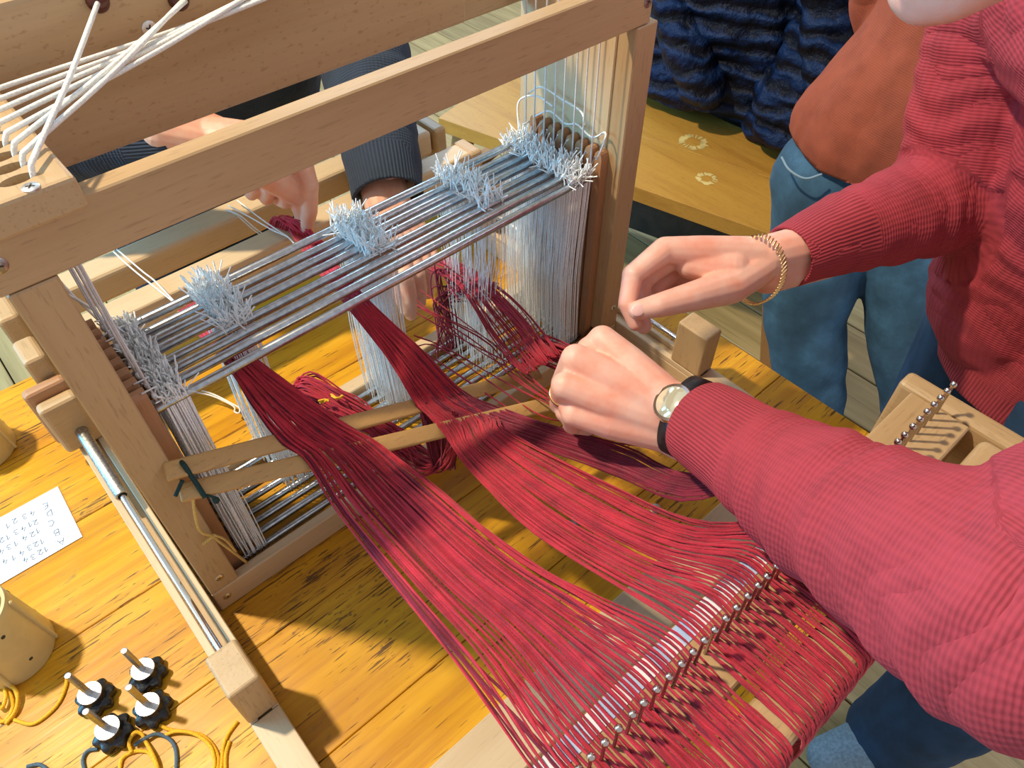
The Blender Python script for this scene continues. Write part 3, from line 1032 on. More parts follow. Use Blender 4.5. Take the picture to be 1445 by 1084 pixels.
# skein hanging below the lease sticks
g = np.random.default_rng(13)
A = []
for i in range(70):
    q = g.normal(0, 1, (9, 3)) * 0.0035
    base = np.array([P(505, 600, 'z', .055), P(440, 566, 'z', .075), P(420, 548, 'z', .085), P(440, 545, 'z', .088), P(500, 580, 'z', .075), P(560, 618, 'z', .062), P(605, 652, 'z', .07), P(634, 636, 'z', .10), on_stick(st2a, st2b, 0.262)])
    u = g.uniform(-1, 1)
    base = base + np.array([0.010, 0.010, 0]) * u * np.linspace(0.6, 1.1, 9)[:, None] + q
    A.append(catmull(base, 34))
A = np.array(A)
A[..., 2] = np.maximum(A[..., 2], 0.004)
o = MB().strands(A, 0.00105, 5).build('yarn_skein', yarn_red, None, True, 'stuff', tuple(P(520, 600, 'z', .05)))
tag(o, 'red yarn skein looped beneath the lease sticks', 'yarn', None, 'stuff')
A = []
for i in range(34):
    x = 0.246 + 0.022 * i / 34
    p0 = on_stick(st1a, st1b, x) + nrm * 0.004
    p1 = on_stick(st2a, st2b, x + 0.004)
    w = g.normal(0, 0.0012, (6, 3))
    base = np.array([p0, p0 + (0, -.006, -.012), P(606 + i * 1.0, 640, 'z', p0[2] - 0.055), P(612 + i * 0.9, 660, 'z', p0[2] - 0.075), P(622 + i * 0.6, 652, 'z', p0[2] - .06), p1 + (0, .004, -.012)]) + w
    A.append(catmull(base, 20))
o = MB().strands(np.array(A), 0.001, 5).build('yarn_loop', yarn_dark, None, True, 'stuff', tuple(on_stick(st2a, st2b, 0.25) - (0, 0, .07)))
tag(o, 'loop of red yarn hanging from the lease sticks at the middle bundle', 'yarn', None, 'stuff')
kt = P(420, 330, 'z', .168)
A = []
for i in range(40):
    c = P(402 + 36 * i / 40, 322 + 14 * i / 40, 'z', .156)
    hh = 0.008 + 0.010 * math.sin(math.pi * i / 40) * g.uniform(0.5, 1.2)
    A.append(catmull(np.array([c + (-.010, .034, -.022), c + (-.004, .022, 0.004), c + (0, 0.008, hh), c + (0.004, -.012, hh * .8), c + (.006, -.026, .000), c + (.010, -.045, -.004)]) + g.normal(0, .0016, (6, 3)), 22))
o = MB().strands(np.array(A), 0.0013, 5).build('yarn_knot', yarn_bright, None, True, 'stuff', tuple(kt - (0, 0, .02)))
tag(o, 'bright red yarn bunched over the back beam under the helper\'s fingertip', 'yarn', None, 'stuff')
A = []
for (px, py) in ((262, 446), (258, 462), (272, 470)):
    for i in range(4):
        c = P(px + g.uniform(-5, 5), py + g.uniform(-4, 4), 'z', .150)
        A.append(catmull(np.array([c + (-.008, .004, -.002), c + (0, 0.004, .004), c + (.008, -.003, .001)]) + g.normal(0, .002, (3, 3)), 8))
o = MB().strands(np.array(A), 0.0011, 5).build('yarn_marker', yellow_cord, None, True, 'stuff', tuple(P(262, 455, 'z', .145)))
tag(o, 'yellow marker thread tied round the left red yarn below the bars', 'thread', None, 'stuff')
A = [catmull(np.array([P(468, 558, 'z', .092), P(477, 563, 'z', .096), P(482, 558, 'z', .094)]) + g.normal(0, .0012, (3, 3)), 8) for i in range(4)] + [catmull(np.array([P(452, 568, 'z', .092), P(460, 564, 'z', .095), P(466, 567, 'z', .093)]) + g.normal(0, .0012, (3, 3)), 8) for i in range(3)]
o = MB().strands(np.array(A), 0.0011, 5).build('yarn_marker', yellow_cord, None, True, 'stuff', tuple(P(466, 562, 'z', .088)))
tag(o, 'yellow marker thread tied round the hanging red skein', 'thread', None, 'stuff')

# ------------------------------------------------------------------ small things on the table
# card with pencilled threading plan
ca, cb = P(82, 687, 'z', 0), P(117, 758, 'z', 0)
u = (P(0, 826, 'z', 0) - cb)
u = u / np.linalg.norm(u)
Lc = 0.15
card = thing('note_card', 'white card with pencilled rows of numbers lettered A to E', 'card', (float(cb[0] + u[0] * .07), float(cb[1]), 0.0))
q = [ca, ca + u * Lc, cb + u * Lc, cb]
q = [np.array([a[0], a[1], 0.0006]) for a in q] + [np.array([a[0], a[1], 0.0011]) for a in q]
part('card_sheet', card_white, MB().add(q, [(0, 1, 2, 3), (7, 6, 5, 4), (0, 4, 5, 1), (1, 5, 6, 2), (2, 6, 7, 3), (3, 7, 4, 0)]), card)
GL = {'1': [[(.15, .65), (.5, 1), (.5, 0)]], '2': [[(.05, .75), (.3, 1), (.65, .85), (.55, .5), (.1, .05), (.4, .12), (.8, .05)]],
      '3': [[(.1, .9), (.45, 1), (.6, .78), (.3, .55), (.65, .35), (.5, .05), (.05, .1)]], '4': [[(.45, 1), (.1, .4), (.75, .42)], [(.6, .7), (.5, 0)]],
      'A': [[(0, 0), (.35, 1), (.75, 0)], [(.12, .38), (.62, .38)]], 'B': [[(.1, 0), (.15, 1), (.6, .85), (.5, .55), (.15, .5), (.7, .35), (.55, .02), (.1, 0)]],
      'C': [[(.75, .85), (.4, 1), (.08, .55), (.25, .08), (.7, .1)]], 'D': [[(.1, 0), (.15, 1), (.65, .75), (.65, .25), (.1, 0)]],
      'E': [[(.65, 1), (.2, .85), (.12, .1), (.65, 0)], [(.15, .52), (.5, .55)]], ':': [[(.1, .2), (.14, .16)], [(.12, .7), (.16, .66)]]}
rows = [[('A', 87, 766), (':', 77, 769), ('1', 65.6, 776), ('2', 57.5, 780), ('3', 47, 787), ('4', 37, 791)],
        [('B', 80.5, 753), ('1', 60, 765), ('2', 51.5, 769), ('3', 42, 774), ('4', 31.5, 781), ('1', 20, 788), ('4', 8, 793)],
        [('C', 73, 739), ('1', 54, 750), ('2', 46.5, 755), ('4', 35.5, 760), ('1', 23, 768), ('3', 13, 773), ('4', 3, 779)],
        [('D', 70.5, 725.5), ('2', 51, 738), ('1', 43, 741), ('4', 34, 747), ('3', 23, 752), ('1', 12, 759), ('2', 3, 763)],
        [('E', 65, 715), ('4', 46.5, 725), ('3', 35, 730), ('2', 21.5, 736), ('1', 11.5, 743)]]
rd = P(37, 791, 'z', 0) - P(87, 766, 'z', 0)
rd /= np.linalg.norm(rd)
upv = np.array([rd[1], -rd[0], 0.0])
if upv @ (P(87, 780, 'z', 0) - P(87, 766, 'z', 0)) < 0:
    upv = -upv
wr = MB()
for rw in rows:
    for ch, px, py in rw:
        c = P(px, py, 'z', 0)
        s = 0.0090 if ch.isalpha() else 0.0072
        for stroke in GL[ch]:
            pts = [c + rd * (x - 0.4) * s + upv * (y - 0.5) * s for x, y in stroke]
            pts = np.array(pts)
            d = np.gradient(pts, axis=0)
            d /= np.linalg.norm(d, axis=1)[:, None] + 1e-9
            nn = np.stack([-d[:, 1], d[:, 0], 0 * d[:, 0]], 1) * 0.00040
            k = len(pts)
            vs = np.concatenate([pts + nn, pts - nn])
            vs[:, 2] = 0.00125
            wr.add(vs, [(i, i + 1, k + i + 1, k + i) for i in range(k - 1)])
part('handwriting', ink, wr, card)

# four star knobs with studs
for (px, py, lab) in ((201, 944, 'black star knob with steel stud, the one nearest the loom rail'), (126, 978, 'black star knob with steel stud, leftmost of the four'),
                      (208, 994, 'black star knob with steel stud, right one of the front pair beside the yellow cord'), (151, 1027, 'black star knob with steel stud, nearest the camera with blue cord under it')):
    c = P(px, py, 'z', 0.0205)
    kb = thing('star_knob', lab, 'knob', (float(c[0]), float(c[1]), 0.0), 'star knobs on the table')
    q = MB()
    N = 84
    ph = random.uniform(0, 1)
    ringz = [(0.0004, 0.92), (0.0028, 1.0), (0.0085, 1.0), (0.0103, 0.95), (0.011, 0.80), (0.0125, 0.66), (0.0185, 0.60), (0.0192, 0.50)]
    vs = []
    for z, s in ringz:
        for i in range(N):
            a = 2 * math.pi * i / N
            lob = 0.5 + 0.5 * math.cos(7 * a + ph * 6)
            rr = ((0.0140 + 0.0040 * lob ** 0.8) if z < 0.0115 else 0.0165) * s
            vs.append((c[0] + rr * math.cos(a), c[1] + rr * math.sin(a), z))
    nr = len(ringz)
    q.add(vs, [(i * N + k, i * N + (k + 1) % N, (i + 1) * N + (k + 1) % N, (i + 1) * N + k) for i in range(nr - 1) for k in range(N)] + [tuple(range(N))[::-1], tuple(range((nr - 1) * N, nr * N))])
    smooth_by_angle(part('knob_body', black_plastic, q, kb), 50)
    smooth_by_angle(part('washer', zinc, MB().lathe((c[0], c[1], 0.0193), (0, 0, 1), [(0, 0.0106), (0.0003, 0.0108), (0.0012, 0.0108), (0.0015, 0.0105)], 28), kb))
    prof = []
    z = 0.0209
    while z < 0.064:
        prof += [(z, 0.0027), (z + 0.0005, 0.0030)]
        z += 0.0010
    prof += [(0.0646, 0.0025)]
    part('stud', zinc, MB().lathe((c[0], c[1], 0), (0, 0, 1), prof, 14), kb, True)


def cup(c, lab, R=0.036, H=0.088, a0=0.0):
    t = thing('plastic_tube', lab, 'tube', (float(c[0]), float(c[1]), 0.0))
    prof = [(0.001, R * 1.03), (0.004, R * 1.05), (H - 0.006, R * 0.90), (H - 0.002, R * 0.905), (H, R * 0.88), (H, R * 0.80), (H - 0.003, R * 0.78), (0.006, R * 0.90)]
    q = MB().lathe((c[0], c[1], 0), (0, 0, 1), prof, 48)
    smooth_by_angle(part('shell', cream_plastic, q, t), 50)
    for k in range(4):
        a = a0 + k * math.pi / 2
        d = np.array([math.cos(a), math.sin(a), 0])
        p0 = c + d * R * 1.04
        p1 = c + d * R * 0.90
        part('rib', cream_plastic, MB().bar((p0[0], p0[1], 0.0015), (p1[0], p1[1], H - 0.004), 0.004, 0.006, d, 0.001), t)
        for hz in (0.25, 0.78):
            a2 = a + 0.75
            d2 = np.array([math.cos(a2), math.sin(a2), 0])
            pp = c + d2 * R * (1.045 - 0.155 * hz)
            part('hole', dark_gap, MB().lathe((pp[0], pp[1], H * hz), d2, [(-0.001, 0.002), (0.0004, 0.002), (0.0005, 0.001)], 10), t)
    part('divider', cream_plastic, MB().bar((c[0] - R * .78, c[1], H - 0.012), (c[0] + R * .78, c[1], H - 0.012), 0.003, 0.018, (0, 0, 1), 0.0005), t)


cup(np.array([-0.1725, 0.0975, 0]), 'cream plastic ribbed tube standing beside the star knobs', a0=-0.35)
cup(np.array([-0.121, 0.379, 0]), 'cream plastic ribbed tube standing beyond the note card', a0=-0.6)


def cord(label, runs, mat, r, z=None):
    mb = MB()
    allp = []
    for run in runs:
        pts = np.array([P(px, py, 'z', zz) for px, py, zz in run])
        allp.append(pts)
        mb.tube(catmull(pts, 12 * len(run)), r, 7)
    c = np.concatenate(allp)
    o = mb.build('cord', mat, None, True, None, (c[:, 0].mean(), c[:, 1].mean(), 0.0))
    return tag(o, label, 'cord')


r = 0.0017
cord('yellow cord bow lying in front of the star knobs', [
    [(222, 1022, r), (240, 1030, r), (262, 1033, r), (285, 1038, r), (300, 1052, r), (308, 1070, r), (306, 1090, r)],
    [(232, 1038, r), (250, 1032, r * 3), (275, 1036, r * 3), (296, 1052, r * 2.5), (303, 1075, r * 2), (300, 1095, r)],
    [(168, 1095, r), (172, 1072, r), (186, 1062, r), (200, 1060, r), (212, 1064, r), (222, 1084, r), (222, 1096, r)],
    [(186, 1062, r * 2), (182, 1048, r * 3), (190, 1034, r * 4), (200, 1036, r * 3), (205, 1046, r * 2), (212, 1058, r * 3), (220, 1075, r * 3), (226, 1096, r)]], yellow_cord, r)
cord('two short yellow cord ends lying beside the loom rail', [[(335, 1018, r), (322, 1036, r), (315, 1054, r), (313, 1075, r), (311, 1096, r)], [(324, 1046, r), (319, 1062, r), (318, 1080, r), (319, 1096, r)]], yellow_cord, r)
cord('yellow cord heap lying at the foot of the plastic tube', [
    [(0, 965, r), (14, 978, r), (18, 1000, r), (6, 1018, r), (-8, 1010, r)], [(10, 960, r * 3), (20, 972, r * 3), (26, 990, r * 2.5), (18, 1012, r), (0, 1020, r)],
    [(6, 968, r * 2), (8, 985, r * 3), (2, 1000, r * 3), (-6, 990, r * 2)], [(20, 1016, r), (45, 1022, r), (68, 1008, r), (84, 990, r), (93, 968, r), (94, 955, r)], [(12, 965, r * 4), (24, 978, r * 4), (22, 1002, r * 2.5), (8, 1022, r)]], yellow_cord, r)
cord('slate blue cord loop left of the nearest star knob', [[(138, 1057, r), (124, 1060, r), (117, 1072, r), (120, 1090, r)]], blue_cord, r)
cord('slate blue cord running through the yellow cord bow', [[(190, 1052, r * 2), (205, 1042, r * 3), (222, 1036, r * 2), (240, 1044, r), (248, 1058, r), (249, 1080, r), (246, 1096, r)]], blue_cord, r)
cord('slate blue cord end lying alone left of the star knobs', [[(38, 1082, r), (55, 1079, r), (66, 1086, r), (70, 1096, r)]], blue_cord, r)

# ------------------------------------------------------------------ people


def fuse(mb, voxel, iters=4, fac=0.5):
    """union of overlapping closed shapes as one continuous smooth mesh"""
    me = mb.mesh('tmp')
    o = bpy.data.objects.new('tmp', me)
    COL.objects.link(o)
    r = o.modifiers.new('r', 'REMESH')
    r.mode = 'VOXEL'
    r.voxel_size = voxel
    r.use_smooth_shade = True
    sm = o.modifiers.new('s', 'SMOOTH')
    sm.factor = fac
    sm.iterations = iters
    dg = bpy.context.evaluated_depsgraph_get()
    ev = o.evaluated_get(dg)
    out = bpy.data.meshes.new_from_object(ev)
    bpy.data.objects.remove(o)
    bpy.data.meshes.remove(me)
    return out


def mesh_np(me):
    v = np.empty(len(me.vertices) * 3)
    me.vertices.foreach_get('co', v)
    return v.reshape(-1, 3)


def put(me, name, mat, parent, smooth=True):
    v = mesh_np(me) - WL[parent.name]
    me.vertices.foreach_set('co', v.ravel())
    me.materials.clear()
    me.materials.append(mat)
    if smooth:
        me.polygons.foreach_set('use_smooth', [True] * len(me.polygons))
    me.update()
    o = bpy.data.objects.new(name, me)
    COL.objects.link(o)
    o.parent = parent
    WL[o.name] = WL[parent.name]
    return o


def join_np(meshes):
    mb = MB()
    for me in meshes:
        mb.add(mesh_np(me), [list(p.vertices) for p in me.polygons])
    return mb


def cut(me, planes):
    """remove what lies on the positive side of each (point, normal, radius) plane near that point"""
    bm = bmesh.new()
    bm.from_mesh(me)
    for co, no, rad in planes:
        co, no = Vector(co), Vector(no).normalized()
        geom = [f for f in bm.faces if (f.calc_center_median() - co).length < rad]
        vs = set(v for f in geom for v in f.verts)
        es = set(e for f in geom for e in f.edges)
        bmesh.ops.bisect_plane(bm, geom=list(vs) + list(es) + geom, plane_co=co, plane_no=no)
        dele = [f for f in bm.faces if (f.calc_center_median() - co).length < rad and (f.calc_center_median() - co).dot(no) > 1e-6]
        bmesh.ops.delete(bm, geom=dele, context='FACES')
    loose = [v for v in bm.verts if not v.link_faces]
    bmesh.ops.delete(bm, geom=loose, context='VERTS')
    bm.to_mesh(me)
    bm.free()
    return me


def solidify(me, th):
    o = bpy.data.objects.new('tmp', me)
    COL.objects.link(o)
    md = o.modifiers.new('s', 'SOLIDIFY')
    md.thickness = th
    md.offset = -1
    out = bpy.data.meshes.new_from_object(o.evaluated_get(bpy.context.evaluated_depsgraph_get()))
    bpy.data.objects.remove(o)
    return out


def limb_attr(me, chains, rib=0.055):
    """chains: polylines that start at the cuff or hem; writes (along, around, rib) for knitted cloth"""
    V = mesh_np(me)
    best = np.full(len(V), 1e9)
    out = np.zeros((len(V), 3))
    for ch in chains:
        pts, r0, ribl = np.array(ch[0], float), ch[1], ch[2]
        acc = 0.0
        for a, b in zip(pts[:-1], pts[1:]):
            d = b - a
            L = np.linalg.norm(d)
            d = d / L
            t = (V - a) @ d
            tc = np.clip(t, 0, L)
            q = V - (a + tc[:, None] * d)
            dist = np.linalg.norm(q, axis=1) - r0
            ref = np.array([0.35, -0.5, -0.79])
            ref = ref - d * (ref @ d)
            ref /= np.linalg.norm(ref)
            e2 = np.cross(d, ref)
            ang = np.arctan2(q @ e2, -(q @ ref))
            k = dist < best
            best[k] = dist[k]
            al = acc + t
            out[k, 0] = al[k]
            out[k, 1] = ang[k] * r0
            out[k, 2] = np.clip((ribl - al[k]) / 0.004, 0, 1)
            acc += L
    at = me.attributes.new('limb', 'FLOAT_VECTOR', 'POINT')
    at.data.foreach_set('vector', out.ravel())
    return out


def normals_np(me):
    n = np.empty(len(me.vertices) * 3)
    me.vertices.foreach_get('normal', n)
    return n.reshape(-1, 3)


def wrinkle(me, amp, freq, chains=None, fold=None):
    V = mesh_np(me)
    N = normals_np(me)
    h = np.array([noise.noise(Vector(p * freq)) + 0.5 * noise.noise(Vector(p * freq * 2.3 + 7)) for p in V])
    d = amp * h
    if fold is not None:
        at = np.empty(len(V) * 3)
        me.attributes['limb'].data.foreach_get('vector', at)
        at = at.reshape(-1, 3)
        fa, per = fold
        ph = np.array([noise.noise(Vector(p * 14.0)) for p in V])
        f = np.sin(at[:, 0] / per * 6.283 + ph * 5.0 + at[:, 1] * 8.0)
        w = np.clip((at[:, 0] - 0.06) / 0.03, 0, 1) * (0.5 + 0.5 * np.array([noise.noise(Vector(p * 9.0 + np.array([3, 1, 2]))) for p in V]))
        d = d + fa * np.sign(f) * np.abs(f) ** 1.5 * w
    me.vertices.foreach_set('co', (V + N * d[:, None]).ravel())
    me.update()


def hand_mesh(H, voxel=0.0015):
    """H: wrist (two points), mcp/pip/dip/tip of four fingers, thumb joints; all world points with radii"""
    mb = MB()
    w1, w2 = H['wrist']
    fa, fb = H['fore']
    mb.capsule(w1, fa, H['wr'], H['wr'] * 1.12)
    mb.capsule(w2, fb, H['wr'], H['wr'] * 1.12)
    mb.capsule((w1 + w2) / 2, (fa + fb) / 2, H['wr'], H['wr'] * 1.1)
    rr = (0.0135, 0.0108, 0.0097, 0.0082)
    for i, fg in enumerate(H['fingers']):
        s = H.get('fs', (1, 1.03, 0.97, 0.86))[i]
        base = w1 * (1 - i / 3) + w2 * (i / 3)
        m = base * 0.35 + fg[0] * 0.65
        mb.capsule(base, m, 0.019, 0.0165)
        mb.capsule(m, fg[0], 0.0165, rr[0] * s)
        mb.capsule(fg[0], fg[1], rr[0] * s, rr[1] * s)
        mb.ball(fg[1], rr[1] * s * 1.04)
        mb.capsule(fg[1], fg[2], rr[1] * s * 0.97, rr[2] * s)
        mb.capsule(fg[2], fg[3], rr[2] * s, rr[3] * s)
    t = H['thumb']
    tr = H.get('tr', (0.0185, 0.0145, 0.0118, 0.0098))
    mb.capsule((w1 * 2 + w2) / 3, t[0], 0.019, tr[0])
    for a, b, ra, rb in ((0, 1, 0, 1), (1, 2, 1, 2), (2, 3, 2, 3)):
        mb.capsule(t[a], t[b], tr[ra], tr[rb])
    for (a, b, ra, rb) in H.get('extra', []):
        mb.capsule(a, b, ra, rb)
    return fuse(mb, voxel, H.get('it', 7))


def head_shapes(mb, c, fwd, up, s=1.0):
    c, f, u = np.array(c), np.array(fwd, float), np.array(up, float)
    f /= np.linalg.norm(f)
    u = u - f * (u @ f)
    u /= np.linalg.norm(u)
    r = np.cross(f, u)
    R3 = np.stack([r, f, u], axis=1)
    q = lambda x, y, z: c + R3 @ np.array([x, y, z]) * s
    mb.ellipsoid(q(0, -0.012, 0.035), 0.076 * s, 0.095 * s, 0.088 * s, 20, R3)
    mb.ellipsoid(q(0, 0.022, -0.035), 0.058 * s, 0.066 * s, 0.075 * s, 20, R3)
    mb.ellipsoid(q(0, 0.062, -0.092), 0.030 * s, 0.024 * s, 0.023 * s, 14, R3)      # chin
    mb.capsule(q(-0.050, 0.0, -0.062), q(-0.016, 0.058, -0.092), 0.020 * s, 0.018 * s)
    mb.capsule(q(0.050, 0.0, -0.062), q(0.016, 0.058, -0.092), 0.020 * s, 0.018 * s)
    mb.capsule(q(0, 0.088, 0.012), q(0, 0.106, -0.024), 0.008 * s, 0.013 * s)     # nose
    mb.capsule(q(-0.022, 0.080, -0.056), q(0.022, 0.080, -0.056), 0.009 * s, 0.009 * s)
    mb.capsule(q(-0.045, 0.072, 0.026), q(0.045, 0.072, 0.026), 0.014 * s, 0.014 * s)
    for sx in (-1, 1):
        mb.ellipsoid(q(sx * 0.076, -0.010, -0.008), 0.010 * s, 0.020 * s, 0.031 * s, 12, R3)
    return q, R3


def face_parts(q, R3, parent, hair, s=1.0):
    for sx in (-1, 1):
        part('eye', eye_mat, MB().ball(q(sx * 0.031, 0.078, 0.006), 0.0115 * s, 14), parent, True)
    part('mouth', lip_mat, MB().ellipsoid(q(0, 0.087, -0.056), 0.023 * s, 0.006 * s, 0.0065 * s, 14, R3), parent, True)
    hb = MB().ellipsoid(q(0, -0.022, 0.048), 0.086 * s, 0.103 * s, 0.092 * s, 20, R3)
    hb.ellipsoid(q(0, -0.070, -0.03), 0.075 * s, 0.05 * s, 0.085 * s, 18, R3)
    for sx in (-1, 1):
        hb.capsule(q(sx * 0.074, -0.02, 0.03), q(sx * 0.078, -0.035, -0.06), 0.02 * s, 0.016 * s)
    put(fuse(hb, 0.005, 6), 'hair', hair, parent)


def body_limb(mb, pts, rs):
    for a, b, ra, rb in zip(pts[:-1], pts[1:], rs[:-1], rs[1:]):
        mb.capsule(a, b, ra, rb, 18)


A3 = lambda *v: np.array(v, float)

# ---- the weaver in the raspberry sweater
w1 = thing('person', 'person in a raspberry red sweater reaching both hands over the warp', 'person', (0.84, -0.40, -0.75))
shL, shR = A3(0.660, -0.590, 0.455), A3(0.895, -0.190, 0.455)
elL, elR = D(1440, 868, 0.405), D(1345, 276, 0.83)
wrL, wrR = D(955, 592, 0.648), D(1086, 373, 0.76)
chest, belly, hip = A3(0.880, -0.440, 0.40), A3(0.955, -0.440, 0.20), A3(0.975, -0.430, 0.08)
hpL, hpR = A3(0.905, -0.51, 0.05), A3(1.015, -0.35, 0.05)
knL, anL, ftL = A3(0.815, -0.605, -0.32), A3(0.775, -0.590, -0.675), A3(0.675, -0.535, -0.715)
knR, anR, ftR = A3(0.97, -0.36, -0.32), A3(0.99, -0.32, -0.675), A3(0.88, -0.26, -0.715)
HL = {'wrist': (D(948, 570, .640), D(950, 612, .652)), 'fore': (D(1060, 610, .600), D(1050, 655, .612)), 'wr': 0.0205, 'it': 8,
      'fingers': [[D(850, 480, .662), D(806, 522, .697), D(832, 548, .715), D(852, 545, .70)],
                  [D(813, 507, .648), D(794, 541, .690), D(818, 566, .712), D(846, 560, .70)],
                  [D(798, 545, .644), D(791, 570, .686), D(815, 586, .71), D(843, 580, .70)],
                  [D(810, 584, .652), D(808, 599, .684), D(830, 603, .695), D(848, 596, .69)]],
      'thumb': [D(915, 545, .675), D(868, 512, .692), D(838, 510, .712), D(815, 525, .725)],
      'extra': [(D(900, 560, .655), D(840, 530, .662), 0.021, 0.018), (D(900, 590, .668), D(840, 575, .672), 0.020, 0.016), (D(832, 494, .664), D(806, 574, .659), 0.0125, 0.012), (D(815, 512, .675), D(800, 580, .676), 0.0125, 0.0115), (D(820, 545, .70), D(830, 575, .70), 0.013, 0.013)]}
HR = {'wrist': (D(1086, 360, .755), D(1083, 386, .768)), 'fore': (D(1170, 340, .775), D(1165, 362, .79)), 'wr': 0.0215, 'it': 6,
      'fingers': [[D(938, 353, .735), D(893, 388, .722), D(886, 428, .722), D(897, 456, .726)],
                  [D(950, 360, .757), D(906, 396, .748), D(901, 434, .748), D(908, 460, .742)],
                  [D(962, 370, .777), D(926, 406, .770), D(936, 432, .768), D(952, 426, .757)],
                  [D(978, 382, .793), D(948, 412, .785), D(957, 428, .778), D(970, 420, .767)]],
      'thumb': [D(1030, 404, .737), D(975, 419, .716), D(930, 431, .706), D(901, 438, .706)],
      'extra': [(D(1030, 380, .745), D(975, 372, .745), 0.021, 0.016)]}
mb = MB()
body_limb(mb, [hip, belly, chest], [0.12, 0.115, 0.12])
body_limb(mb, [shL, (shL + shR) / 2, shR], [0.055, 0.09, 0.055])
nk = A3(0.760, -0.375, 0.515)
body_limb(mb, [nk, A3(0.635, -0.290, 0.60)], [0.055, 0.05])
q1, R1 = head_shapes(mb, (0.563, -0.259, 0.642), (-0.88, 0.42, -0.30), (-0.28, 0.14, 1))
body_limb(mb, [shL, elL, wrL * .8 + elL * .2], [0.05, 0.042, 0.028])
body_limb(mb, [shR, elR, wrR * .8 + elR * .2], [0.05, 0.042, 0.028])
body_limb(mb, [hip, hpL, knL, anL, ftL], [0.11, 0.085, 0.058, 0.036, 0.022])
body_limb(mb, [hip, hpR, knR, anR, ftR], [0.11, 0.085, 0.058, 0.038, 0.03])
bd = join_np([fuse(mb, 0.006, 4), hand_mesh(HL), hand_mesh(HR)]).mesh('body')
put(bd, 'body', skin, w1)
face_parts(q1, R1, w1, hair_mat)
# sweater
cufL, cufR = D(990, 594, .630), D(1112, 362, .768)
mb = MB()
mL1, mL2 = D(1070, 650, .575), D(1215, 738, .500)
mR1, mR2 = D(1150, 345, .778), D(1215, 322, .795)
body_limb(mb, [D(965, 580, .645), cufL, mL1, mL2, elL, shL], [0.036, 0.037, 0.044, 0.058, 0.072, 0.078])
body_limb(mb, [D(1090, 371, .762), cufR, mR1, mR2, elR, shR], [0.032, 0.033, 0.039, 0.046, 0.064, 0.078])
body_limb(mb, [hip + (0, 0, -0.05), belly, chest], [0.158, 0.150, 0.150])
body_limb(mb, [A3(0.880, -0.345, 0.36), A3(0.925, -0.355, 0.12)], [0.105, 0.115])
body_limb(mb, [A3(0.80, -0.50, 0.36), A3(0.86, -0.51, 0.12)], [0.105, 0.115])
body_limb(mb, [shL, (shL + shR) / 2, shR], [0.078, 0.105, 0.078])
sw = fuse(mb, 0.0042, 5)
dL, dR = D(965, 580, .645) - mL1, D(1090, 371, .762) - mR1
sw = cut(sw, [(cufL - dL * 0.02, dL, 0.10), (cufR, dR, 0.08), ((0.95, -0.43, 0.015), (0.05, 0, -1), 0.36), (nk + A3(-0.035, 0.02, 0.055), (-0.55, 0.35, 0.75), 0.13)])
sw = solidify(sw, 0.0035)
limb_attr(sw, [([cufL, mL1, mL2, elL, shL], 0.055, 0.070), ([cufR, mR1, mR2, elR, shR], 0.045, 0.085), ([A3(0.95, -0.43, 0.015), belly, chest, nk], 0.14, 0.03)])
wrinkle(sw, 0.0035, 11.0, fold=(0.0036, 0.042))
put(sw, 'sweater', red_knit, w1)
mb = MB()
body_limb(mb, [hip + (0, 0, .03), hpL, knL, anL + (0, 0, .0)], [0.135, 0.125, 0.092, 0.078])
body_limb(mb, [hip + (0, 0, .03), hpR, knR, anR + (0, 0, .0)], [0.135, 0.115, 0.085, 0.075])
jn = fuse(mb, 0.006, 4)
wrinkle(jn, 0.006, 9.0)
put(jn, 'jeans', jeans_dark, w1)
for a, f in ((anL, ftL), (anR, ftR)):
    sb = MB()
    body_limb(sb, [a + (0.02, 0.005, -.022), a + (0, 0, .02), (a + f) / 2 + (0, 0, -.010), f + (0, 0, .004)], [0.050, 0.052, 0.046, 0.038])
    sm = fuse(sb, 0.005, 4)
    put(sm, 'shoe', shoe_mat, w1)
# fingernails, ring, watch, bracelet
nrmv = CAM - D(905, 437, .70)
nrmv = nrmv / np.linalg.norm(nrmv)


def nail_plate(c, along, nrm_, l, w_, parent):
    a = np.asarray(along) / np.linalg.norm(along)
    nn = np.asarray(nrm_) - a * (np.asarray(nrm_) @ a)
    nn /= np.linalg.norm(nn)
    s = np.cross(nn, a)
    part('fingernail', nail_skin, MB().ellipsoid(c, w_, l, 0.0016, 14, np.stack([s, a, nn], axis=1)), parent, True)


tt, ti = HR['thumb'][3], HR['thumb'][2]
nail_plate(tt + nrmv * 0.0087 + (tt - ti) * 0.02, tt - ti, nrmv, 0.0075, 0.0060, w1)


def band(c, axis, rx, ry, e1, w_, t_, n=48):
    """an elliptical band around axis"""
    ax = np.asarray(axis) / np.linalg.norm(axis)
    e1 = np.asarray(e1) - ax * (np.asarray(e1) @ ax)
    e1 /= np.linalg.norm(e1)
    e2 = np.cross(ax, e1)
    vs, fs = [], []
    for i in range(n):
        a = 2 * math.pi * i / n
        d = math.cos(a) * e1 * rx + math.sin(a) * e2 * ry
        o_ = d / np.linalg.norm(d)
        for (h, k) in ((-.5, 0), (-.5, 1), (.5, 1), (.5, 0)):
            vs.append(np.asarray(c) + d + o_ * k * t_ + ax * h * w_)
    for i in range(n):
        j = (i + 1) % n
        for k in range(4):
            fs.append((i * 4 + k, i * 4 + (k + 1) % 4, j * 4 + (k + 1) % 4, j * 4 + k))
    return MB().add(vs, fs)


rf = HL['fingers'][2]
rc = rf[0] * 0.60 + rf[1] * 0.40
o = part('ring', gold, band(rc, rf[1] - rf[0], 0.0118, 0.0118, (1, 0, 0), 0.0032, 0.0012), w1, True)
